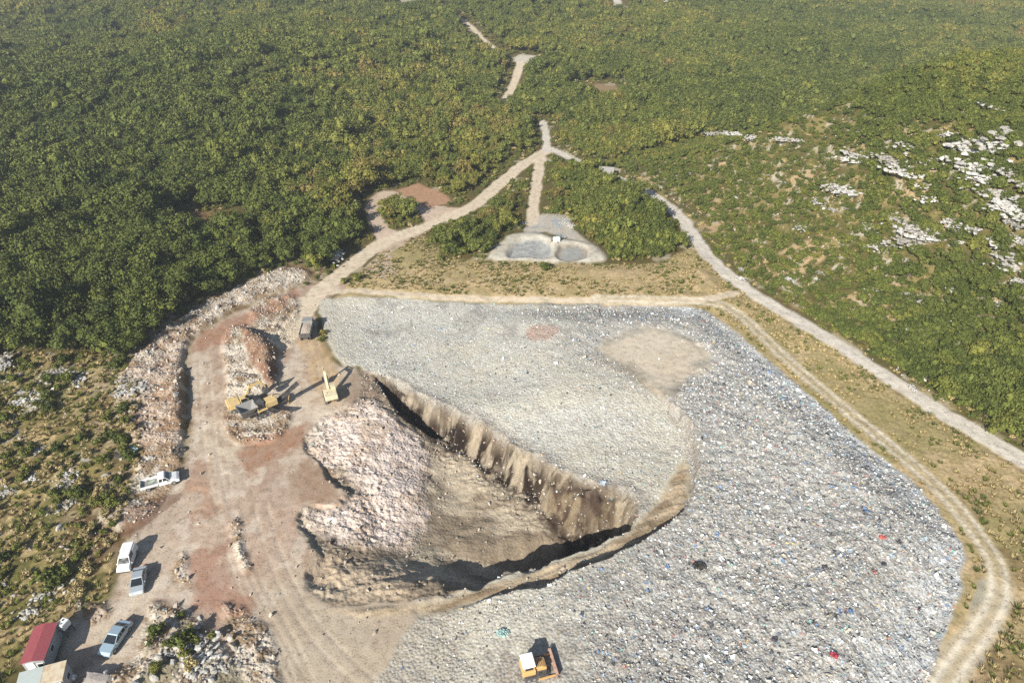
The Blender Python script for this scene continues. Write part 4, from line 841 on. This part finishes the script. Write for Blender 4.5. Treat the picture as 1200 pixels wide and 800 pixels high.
def tracks(t, L, gap, w=.55, hgt=.8, mat=M_DARK):
    for s in (-1, 1):
        b = B(); pr = [(-L / 2 + .15, .02), (-L / 2, .4 * hgt), (-L / 2 + .12, hgt), (L / 2 - .12, hgt), (L / 2, .4 * hgt), (L / 2 - .15, .02)]
        prism(b, pr, s * gap / 2 - w / 2, s * gap / 2 + w / 2, None, .05)
        for k in range(int(L / .22)): box(b, (-L / 2 + .2 + k * .22, s * gap / 2, hgt + .015), (.08, w + .04, .05))
        tr = bmobj('track', b, mat, t)
        for k in range(4): b = B(); cyl(b, (-L / 2 + .5 + k * (L - 1) / 3, s * (gap / 2 + w / 2), .38), .22, .05, 'Y', 14); bmobj('road_wheel', b, M_STEEL, tr)
def excavator(name, x, y, rz, label, mat, slew=0., boom=((.9, .3, 1.6), (3.3, .3, 4.2), (5.4, .3, 3.0), (6.6, .3, .9)), sc=1.):
    t = empty(name, x, y, rz, label, 'excavator'); t.scale = (sc,) * 3; tracks(t, 3.9, 2.2)
    b = B(); box(b, (0, 0, .62), (2.2, 1.7, .45), .05); cyl(b, (0, 0, .95), .7, .3); bmobj('undercarriage', b, M_DARK, t)
    def rt(o): o.rotation_euler.z = slew; return o
    b = B(); box(b, (-.45, 0, 1.2), (3.5, 2.5, .35), .06); box(b, (-1.25, 0, 1.68), (1.9, 2.45, .75), .12); cyl(b, (-1.0, .75, 2.15), .07, .4); rt(bmobj('upper_body', b, mat, t))
    b = B(); prism(b, [(-2.35, 1.1), (-2.5, 1.3), (-2.48, 1.95), (-2.2, 2.05), (-2.1, 1.1)], -1.2, 1.2, None, .08); rt(bmobj('counterweight', b, mat, t))
    b = B(); prism(b, [(-.2, 1.35), (-.2, 2.7), (.75, 2.72), (1.2, 1.9), (1.2, 1.35)], -1.22, -.32 + .05, None, .05); cb = rt(bmobj('cab', b, mat, t))
    b = B(); prism(b, [(-.1, 1.9), (-.1, 2.58), (.72, 2.6), (1.14, 1.86)], -1.245, -.25); bmobj('cab_window', b, M_GLASS, cb)
    b = B(); prism(b, [(.80, 2.62), (1.25, 1.86), (1.26, 1.6), (1.22, 1.6), (1.18, 1.86)], -1.12, -.37); bmobj('windshield', b, M_GLASS, cb)
    p0, p1, p2, p3 = boom
    b = B(); beam(b, p0, p1, .42, .5, .42, .62); beam(b, p1, p2, .40, .6, .30, .32); bo = rt(bmobj('boom', b, mat, t))
    b = B(); beam(b, (Vector(p2) + (Vector(p2) - Vector(p3)).normalized() * .6), p3, .30, .45, .26, .24); rt(bmobj('stick', b, mat, t))
    for s in (-1, 1):
        b = B(); beam(b, (p0[0] + .35, p0[1] + s * .3, p0[2] - .1), (p1[0] - .4, p1[1] + s * .3, p1[2] - .35), .12, .12); rt(bmobj('hydraulic_ram', b, M_STEEL, t))
    b = B(); beam(b, (p1[0] + .2, p1[1], p1[2] + .45), (p2[0] + .1, p2[1], p2[2] + .5), .13, .13); rt(bmobj('hydraulic_ram', b, M_STEEL, t))
    b = B(); x0, y0, z0 = p3
    prism(b, [(x0 - .15, z0 + .15), (x0 + .35, z0 + .05), (x0 + .3, z0 - .5), (x0 - .1, z0 - .85), (x0 - .75, z0 - .8), (x0 - .8, z0 - .7), (x0 - .2, z0 - .6), (x0 - .02, z0 - .3)], y0 - .6, y0 + .6)
    for s in (-1, 1): prism(b, [(x0 - .1, z0 + .1), (x0 + .3, z0), (x0 + .25, z0 - .5), (x0 - .1, z0 - .8), (x0 - .75, z0 - .78)], y0 + s * .6 - .03, y0 + s * .6 + .03)
    rt(bmobj('bucket', b, M_DARK, t)); return t
x, y = P(388, 466)
excavator('excavator', x, y, R(112), 'pale yellow excavator beside the landfill edge with its boom raised towards the dump truck', M_PALEY, 0, ((.9, .2, 1.6), (2.9, .2, 4.4), (5.0, .2, 3.6), (5.2, .2, 1.5)), .86)
x, y = P(285, 478)
excavator('excavator', x, y, R(20), 'yellow excavator reaching over the crushing plant from the left', M_YEL, R(12), ((.8, .2, 1.6), (2.2, .2, 3.9), (3.9, .2, 3.9), (4.6, .2, 2.6)), .95)

def crusher():
    x, y = P(311, 484); t = empty('crushing_plant', x, y, R(38), 'tracked stone crusher with grey hopper, dark conveyors and yellow engine housing among rubble', 'stone crusher'); tracks(t, 3.6, 2.0, .45, .7)
    b = B(); box(b, (0, 0, 1.05), (7.4, 1.1, .4), .04); bmobj('chassis', b, M_DARK, t)
    b = B(); c = [(-1.0, -.8), (1.0, -.8), (1.0, .8), (-1.0, .8)]
    lo = [b.verts.new((-2.6 + p[0] * .75, p[1] * .75, 1.5)) for p in c]; hi = [b.verts.new((-2.6 + p[0] * 1.5, p[1] * 1.65, 2.7)) for p in c]; hi2 = [b.verts.new((-2.6 + p[0] * 1.42, p[1] * 1.56, 2.7)) for p in c]; l2 = [b.verts.new((-2.6 + p[0] * .68, p[1] * .68, 1.6)) for p in c]
    for i in range(4): j = (i + 1) % 4; b.faces.new((lo[i], lo[j], hi[j], hi[i])); b.faces.new((hi[i], hi[j], hi2[j], hi2[i])); b.faces.new((hi2[i], hi2[j], l2[j], l2[i]))
    b.faces.new(lo[::-1]); b.faces.new(l2); bmobj('hopper', b, M_STEEL, t)
    b = B(); box(b, (-.6, 0, 1.95), (1.3, 1.5, 1.5), .08); cyl(b, (-.6, .85, 2.0), .55, .15, 'Y', 24); bmobj('crusher_box', b, M_DARK, t)
    b = B(); box(b, (1.3, 0, 1.85), (1.9, 1.7, 1.1), .1); cyl(b, (1.8, .4, 2.6), .07, .5); bmobj('engine_housing', b, M_YEL, t)
    def conv(n, a, c_):
        b = B(); beam(b, a, c_, .75, .12); o = bmobj(n, b, M_BLACK, t)
        for s in (-1, 1):
            d = (Vector(c_) - Vector(a)).normalized().cross(Vector((0, 0, 1))).normalized() * .42 * s; b = B(); beam(b, Vector(a) + d, Vector(c_) + d, .08, .26); bmobj('side_rail', b, M_DARK, o)
        b = B(); mpt = Vector(a).lerp(Vector(c_), .62); beam(b, (mpt.x, mpt.y - .3, mpt.z), (mpt.x * .85, mpt.y * .85 - .3, .05), .08, .08); beam(b, (mpt.x, mpt.y + .3, mpt.z), (mpt.x * .85, mpt.y * .85 + .3, .05), .08, .08); bmobj('support_leg', b, M_YEL, o)
    conv('main_conveyor', (1.6, 0, .95), (6.4, 0, 3.3)); conv('side_conveyor', (.2, -.6, 1.2), (.8, -4.3, 2.6))
    b = B(); beam(b, (-1.2, -.9, .9), (-1.2, -.9, 2.9), .07, .07); beam(b, (.2, -.9, .9), (.2, -.9, 2.4), .07, .07); box(b, (-.5, -1.0, 1.5), (1.7, .5, .05)); bmobj('walkway', b, M_YEL, t)
crusher()

def dump_truck():
    x, y = P(361, 391); t = empty('dump_truck', x, y, R(96), 'grey dump truck stopped on the sandy track at the landfill corner', 'dump truck'); w = 2.4; t.scale = (.86,) * 3
    b = B(); box(b, (-.2, 0, .85), (7.0, .9, .3)); bmobj('chassis', b, M_DARK, t)
    b = B(); box(b, (-1.2, 0, 1.25), (4.6, w, .14))
    for s in (-1, 1): box(b, (-1.2, s * (w / 2 - .04), 1.75), (4.6, .08, .95)); [box(b, (-3.2 + k * 1.0, s * (w / 2 + .02), 1.75), (.1, .06, .9)) for k in range(5)]
    box(b, (1.14, 0, 1.9), (.08, w, 1.3)); box(b, (1.45, 0, 2.58), (.7, w, .06)); bd = bmobj('dump_body', b, M_STEEL, t)
    b = B(); box(b, (-3.52, 0, 1.72), (.07, w, .95), .01); bmobj('tailgate', b, M_DARK, t)
    rs = np.random.default_rng(3); V = []; Fc = []; nx_, ny_ = 14, 8
    for i in range(nx_ + 1):
        for j in range(ny_ + 1): V.append((-3.45 + i * 4.5 / nx_, -1.12 + j * 2.24 / ny_, 1.95 + .35 * math.sin(math.pi * i / nx_) * math.sin(math.pi * j / ny_) + rs.uniform(-.06, .06)))
    for i in range(nx_):
        for j in range(ny_): a = i * (ny_ + 1) + j; Fc.append([a, a + ny_ + 1, a + ny_ + 2, a + 1])
    o = meshobj('rubble_load', V, Fc, WARM); o.matrix_world = Matrix.Translation(t.location) @ Matrix.Rotation(t.rotation_euler.z, 4, 'Z') @ Matrix.Scale(.86, 4); tag(o, 'grey crushed stone filling the dump truck body', 'load', kind='stuff')
    b = B(); prism(b, [(1.6, .7), (1.6, 2.55), (2.95, 2.6), (3.2, 1.7), (3.3, .6)], -w / 2 + .05, w / 2 - .05, None, .07); cb = bmobj('cab', b, M_STEEL, t)
    b = B(); prism(b, [(2.99, 2.45), (3.24, 1.72), (3.21, 1.70), (2.93, 2.42)], -w / 2 + .15, w / 2 - .15); bmobj('windshield', b, M_GLASS, cb)
    for s in (-1, 1): b = B(); box(b, (2.35, s * (w / 2 - .04), 2.05), (.85, .05, .6)); bmobj('side_window', b, M_GLASS, cb)
    wheels(t, (-2.7, -1.4, 2.4), w, .5, .34)
    b = B(); box(b, (3.3, 0, .65), (.14, w - .1, .3), .04); bmobj('front_bumper', b, M_DARK, t)
dump_truck()

def dozer():
    x, y = P(626, 795, .6); t = empty('landfill_compactor', x, y, R(14), 'orange compactor with a white cab roof and rusty pink blade working on the litter', 'compactor', dz=0.); t.scale = (.82,) * 3
    tracks(t, 3.3, 2.3, .55, .95)
    b = B(); box(b, (-.1, 0, .85), (3.2, 1.8, .5), .06); bmobj('undercarriage', b, M_DARK, t)
    b = B(); prism(b, [(-1.9, .95), (-1.9, 1.9), (-.1, 1.9), (-.1, .95)], -1.1, 1.1, None, .08); prism(b, [(-.1, 1.0), (-.1, 1.85), (1.0, 1.8), (1.5, 1.55), (1.5, 1.0)], -.75, .75, None, .09); bd = bmobj('body', b, M_OR, t)
    b = B(); [box(b, (.2 + .22 * k, 0, 1.845 - .01 * k), (.06, 1.1, .04)) for k in range(4)]; bmobj('grille', b, M_DARK, bd)
    b = B(); prism(b, [(-1.75, 1.9), (-1.7, 2.75), (-.3, 2.75), (-.2, 1.9)], -.95, .95, None, .04); cb = bmobj('cab', b, M_OR, t)
    b = B(); box(b, (-1.0, 0, 2.82), (1.75, 2.1, .14), .05); bmobj('cab_roof', b, M_PLAST, cb)
    for s in (-1, 1): b = B(); box(b, (-1.0, s * .955, 2.35), (1.1, .03, .55)); bmobj('side_window', b, M_GLASS, cb)
    b = B(); box(b, (-.235, 0, 2.36), (.04, 1.6, .6), ry=R(-4)); bmobj('windshield', b, M_GLASS, cb)
    b = B(); cyl(b, (.9, .45, 2.1), .07, .6); bmobj('exhaust_pipe', b, M_DARK, t)
    b = B(); prof = [(2.55 + .22 * (1 - math.cos(a)), .15 + .55 * (1 + math.sin(a))) for a in np.linspace(-1.35, 1.35, 7)]
    prism(b, prof + [(p[0] + .10, p[1]) for p in prof[::-1]], -1.95, 1.95)
    for s in (-1.95, -.95, 0, .95, 1.95): box(b, (2.52, s, .7), (.14, .08, 1.0))
    bl = bmobj('blade', b, M_RUST, t)
    for s in (-1, 1): b = B(); beam(b, (.2, s * 1.62, .6), (2.5, s * 1.5, .45), .18, .22); bmobj('push_arm', b, M_OR, bl)
dozer()

# ------------------------------------------------------------------ sheds and small things
def corr(mat, rz=0., sc=18):
    nt = mat.node_tree; b = nt.nodes['Principled BSDF']; co = coords(nt); w = nt.nodes.new('ShaderNodeTexWave'); w.inputs['Scale'].default_value = sc / 6.28; w.bands_direction = 'Y'
    nt.links.new(co, w.inputs[0]); bp = nt.nodes.new('ShaderNodeBump'); bp.inputs['Distance'].default_value = .04; nt.links.new(w.outputs[1], bp.inputs['Height']); nt.links.new(bp.outputs[0], b.inputs['Normal']); return mat
M_RED = corr(paint('red_sheet_roof', (.38, .085, .10), .5, .15, dirt=(.30, .14, .12), dirtamt=.3)); M_WALL = paint('cabin_wall', (.34, .35, .36), .6, .08, dirtamt=.3)
M_ROOFG = paint('grey_roof_sheet', (.46, .52, .50), .6, .06, dirt=(.42, .36, .26), dirtamt=.25); M_ROOFR = paint('rusty_roof_sheet', (.60, .52, .38), .7, .12, dirt=(.42, .22, .10), dirtamt=.7)
def shed():
    h = 2.35; a = P(33, 775.5, h); c = P(50, 732, h); cx, cy = (a[0] + c[0]) / 2 + .4, (a[1] + c[1]) / 2; rz = math.atan2(c[1] - a[1], c[0] - a[0]); L = math.hypot(c[0] - a[0], c[1] - a[1])
    t = empty('red_roofed_shed', cx, cy, rz, 'long narrow shed with a red corrugated sheet roof at lower left', 'shed'); w = 2.35
    b = B(); box(b, (0, 0, h / 2 - .05), (L - .15, w - .15, h + .1), .02); bmobj('wall', b, M_WALL, t)
    b = B(); prism(b, [(-L / 2, h + .0), (-L / 2, h + .06), (L / 2, h + .06), (L / 2, h + .0)], -w / 2, w / 2)
    b.free(); b = B(); vs = []
    for xx in (-L / 2 - .05, L / 2 + .05):
        for yy, zz in ((-w / 2 - .08, h + .02), (0, h + .26), (w / 2 + .08, h + .02), (w / 2 + .08, h + .09), (0, h + .33), (-w / 2 - .08, h + .09)): vs.append(b.verts.new((xx, yy, zz)))
    for i in range(6): j = (i + 1) % 6; b.faces.new((vs[i], vs[j], vs[6 + j], vs[6 + i]))
    b.faces.new(vs[:6][::-1]); b.faces.new(vs[6:]); bmobj('roof', b, M_RED, t)
    b = B(); box(b, (-L / 2 + .05, .35, 1.2), (.08, .85, 1.9), .01); d = bmobj('door', b, M_WHITE, t); b = B(); box(b, (-L / 2 - .01, .05, 1.15), (.05, .05, .15)); bmobj('handle', b, M_BLACK, d)
    b = B(); box(b, (-L / 2 + .05, -.6, 1.5), (.07, .7, .7)); f = bmobj('window', b, M_WHITE, t); b = B(); box(b, (-L / 2 + .02, -.6, 1.5), (.04, .55, .55)); bmobj('pane', b, M_GLASS, f)
    b = B(); box(b, (-.3, -w / 2 + .05, 1.5), (.9, .08, .7)); f = bmobj('window', b, M_WHITE, t); b = B(); box(b, (-.3, -w / 2 + .01, 1.5), (.72, .04, .54)); bmobj('pane', b, M_GLASS, f)
shed()
def cabin():
    h = 2.6; a = P(20, 800, h); c = P(76, 785, h); cx, cy = (a[0] + c[0]) / 2, (a[1] + c[1]) / 2; rz = math.atan2(c[1] - a[1], c[0] - a[0]); L = math.hypot(c[0] - a[0], c[1] - a[1])
    t = empty('site_cabin', cx, cy, rz, 'low cabin with a half grey, half rust-stained flat roof in the bottom left corner', 'cabin'); w = 2.3
    b = B(); box(b, (0, 0, h / 2 - .05), (L - .1, w - .1, h + .1), .02); bmobj('wall', b, M_WALL, t)
    b = B(); box(b, (-L * .24, 0, h + .10), (L * .52, w + .06, .09), .01); bmobj('roof_sheet', b, M_ROOFG, t)['label'] = 'grey half of the roof'
    b = B(); box(b, (L * .265, .0, h + .105), (L * .48, w + .1, .10), .01); bmobj('roof_sheet', b, M_ROOFR, t)['label'] = 'rust-stained half of the roof'
    b = B(); box(b, (0, -w / 2 - .45, h - .25), (L * .9, .9, .06), .01); bmobj('canopy', b, M_PLAST, t)
    for s in (-1, 1): b = B(); beam(b, (s * L * .42, -w / 2 - .82, -.1), (s * L * .42, -w / 2 - .82, h - .27), .07, .07); bmobj('post', b, M_STEEL, t)
    b = B(); box(b, (.6, -w / 2 + .02, 1.05), (.85, .06, 2.0), .01); d = bmobj('door', b, M_WHITE, t); b = B(); box(b, (.95, -w / 2 - .03, 1.05), (.12, .05, .04)); bmobj('handle', b, M_BLACK, d)
    b = B(); box(b, (L / 2 - .04, 0, 1.5), (.06, .9, .7)); f = bmobj('window', b, M_WHITE, t); b = B(); box(b, (L / 2 - .0, 0, 1.5), (.04, .74, .54)); bmobj('pane', b, M_GLASS, f)
cabin()
def tank():
    x, y = P(81, 741); t = empty('water_tank', x, y, R(72), 'small white plastic water tank on a dark stand beyond the red-roofed shed', 'water tank')
    b = B()
    for sx_ in (-.5, .5):
        for sy_ in (-.42, .42): beam(b, (sx_, sy_, -.1), (sx_, sy_, 1.2), .07, .07)
    box(b, (0, 0, 1.22), (1.15, .98, .08)); beam(b, (-.5, -.42, .2), (.5, -.42, 1.1), .04, .04); beam(b, (-.5, .42, .2), (.5, .42, 1.1), .04, .04); bmobj('stand', b, M_DARK, t)
    b = B(); box(b, (0, 0, 1.75), (1.1, .92, .98), .1); tk = bmobj('tank', b, M_PLAST, t)
    b = B(); cyl(b, (.2, .1, 2.26), .12, .06); cyl(b, (-.25, -.1, 2.255), .09, .05); bmobj('cap', b, M_BLACK, tk)
tank()
x, y = P(85, 795); t = empty('plastic_drum', x, y, 0, 'white plastic drum lying in the shade beside the cabin', 'drum', dz=.3)
b = B(); cyl(b, (0, 0, 0), .30, .85, 'X', 22); cyl(b, (.0, 0, 0), .32, .05, 'X', 22); bmobj('barrel', b, M_PLAST, t, True); b = B(); cyl(b, (.44, 0, .12), .06, .05, 'X'); bmobj('bung', b, M_BLACK, t)
gb = mk('boulder', rock_geo(999, 3, .8), stonemat('grey_rock', (.26, .25, .25), (.42, .40, .40))).data
x, y = P(116, 800); put('boulder', gb, x, y, 3.0, 'large rounded grey boulder at the bottom edge right of the cabin', 'boulder', sink=-.02)
# a blue tarpaulin heap and a tyre in the bank
def heap(name, u, v, s, mat, label, cat):
    x, y = P(u, v); rs = np.random.default_rng(int(u)); V = []; Fc = []; n_ = 14
    for i in range(n_ + 1):
        for j in range(n_ + 1):
            a, c = i / n_ * 2 - 1, j / n_ * 2 - 1; r = max(0, 1 - a * a - c * c); V.append((a * s + rs.uniform(-.1, .1), c * s * .7 + rs.uniform(-.1, .1), -.15 + .6 * math.sqrt(r) * s * .5 + rs.uniform(-.2, .2) * (r > 0)))
    for i in range(n_):
        for j in range(n_):
            a, c = (i + .5) / n_ * 2 - 1, (j + .5) / n_ * 2 - 1
            if a * a + c * c < 1.05: k = i * (n_ + 1) + j; Fc.append([k, k + n_ + 1, k + n_ + 2, k + 1])
    o = meshobj(name, V, Fc, mat); o.location = (x, y, h1(x, y) + .1); tag(o, label, cat)
heap('tarp_heap', 157, 527, 1.3, paint('blue_tarp', (.26, .38, .46), .5, .2, dirtamt=.2), 'crumpled blue-grey tarpaulin heap in the rubble left of the road', 'tarp')
heap('burnt_heap', 146, 534, 1.5, paint('burnt_waste', (.05, .045, .045), .9, .3, dirtamt=.2), 'dark burnt heap beside the blue-grey tarpaulin', 'rubbish heap')
heap('plastic_sheet_heap', 590, 752, .8, paint('turquoise_sheet', (.26, .40, .39), .4, .2, dirtamt=.2), 'turquoise plastic sheet on the litter upper left of the compactor', 'plastic sheet')
heap('black_bag_heap', 816, 680, 1.0, M_BLACK, 'pile of black rubbish bags in the middle of the litter field', 'rubbish pile')
heap('red_cloth_heap', 1026, 647, .5, paint('red_cloth', (.48, .12, .10), .7, .2, dirtamt=.1), 'bright red cloth lying on the litter near the right edge of the landfill', 'cloth')
heap('crimson_cloth_heap', 969, 784, .5, paint('crimson_cloth', (.36, .03, .06), .7, .2, dirtamt=.1), 'dark crimson cloth on the litter at the bottom of the landfill', 'cloth')
heap('blue_sheet_heap', 988, 733, .4, paint('blue_sheet', (.10, .20, .36), .5, .2, dirtamt=.1), 'deep blue plastic sheet on the litter in the lower right of the landfill', 'plastic sheet')
x, y = P(208, 533)
b = B(); r_ = bmesh.ops.create_circle(b, segments=10, radius=.14, matrix=Matrix.Translation((.42, 0, .14)) @ Matrix.Rotation(math.pi / 2, 4, 'X')); bmesh.ops.spin(b, geom=b.edges[:] + b.verts[:], cent=(0, 0, 0), axis=(0, 0, 1), angle=2 * math.pi, steps=24, use_merge=True)
o = bmobj('old_tyre', b, M_TYRE, None, True); o.location = (x, y, h1(x, y) + .05); o.scale = (1.2, 1.2, 1.2); tag(o, 'old black tyre lying on the rubble above the white pickup', 'tyre')
# concrete hut by the gravel road
M_CONC = paint('concrete', (.46, .44, .40), .85, .1, dirtamt=.3)
x, y = ray(710, 207); t = empty('concrete_hut', x, y, R(-12), 'tiny flat-roofed concrete hut with a dark doorway beside the distant track', 'hut')
b = B(); box(b, (0, 0, 1.1), (4.0, 3.0, 2.4)); bmobj('wall', b, M_CONC, t); b = B(); box(b, (0, 0, 2.42), (4.6, 3.6, .22), .03); bmobj('roof', b, M_CONC, t); b = B(); box(b, (-.5, -1.5, 1.0), (1.5, .08, 1.9)); bmobj('doorway', b, M_BLACK, t)
# pump unit between the two lagoons
x, y = P(652, 285); t = empty('pump_unit', x, y, R(10), 'small white pump unit with two dark posts between the lagoon basins', 'pump')
b = B(); box(b, (0, 0, .55), (1.6, 1.1, 1.0), .08); bmobj('housing', b, M_PLAST, t)
for s in (-1, 1): b = B(); cyl(b, (s * 1.15, .1, .8), .12, 1.7); bmobj('post', b, M_DARK, t)
b = B(); cyl(b, (0, -.9, .25), .1, 1.2, 'Y'); bmobj('pipe', b, M_RUST, t)

# ------------------------------------------------------------------ the air
hm = bpy.data.materials.new('haze'); hm.use_nodes = True; nt = hm.node_tree; nt.nodes.remove(nt.nodes['Principled BSDF'])
pv_ = nt.nodes.new('ShaderNodeVolumePrincipled'); pv_.inputs['Color'].default_value = (.80, .88, .97, 1); pv_.inputs['Density'].default_value = 00.00030; pv_.inputs['Anisotropy'].default_value = .1
nt.links.new(pv_.outputs[0], nt.nodes['Material Output'].inputs['Volume'])
gv = np.empty(len(bpy.data.objects['ground'].data.vertices) * 3, np.float32); bpy.data.objects['ground'].data.vertices.foreach_get('co', gv); gv = gv.reshape(-1, 3)
b = B(); z0, z1 = float(gv[:, 2].min()) - 1.5, max(CH, float(gv[:, 2].max())) + 5; hx = float(np.abs(gv[:, 0]).max()) + 30
box(b, (0, 1080, (z0 + z1) / 2), (2 * hx, 2520, z1 - z0)); hz = bmobj('haze', b, hm); hz['kind'] = 'stuff'
print('haze', z0, z1, hx)
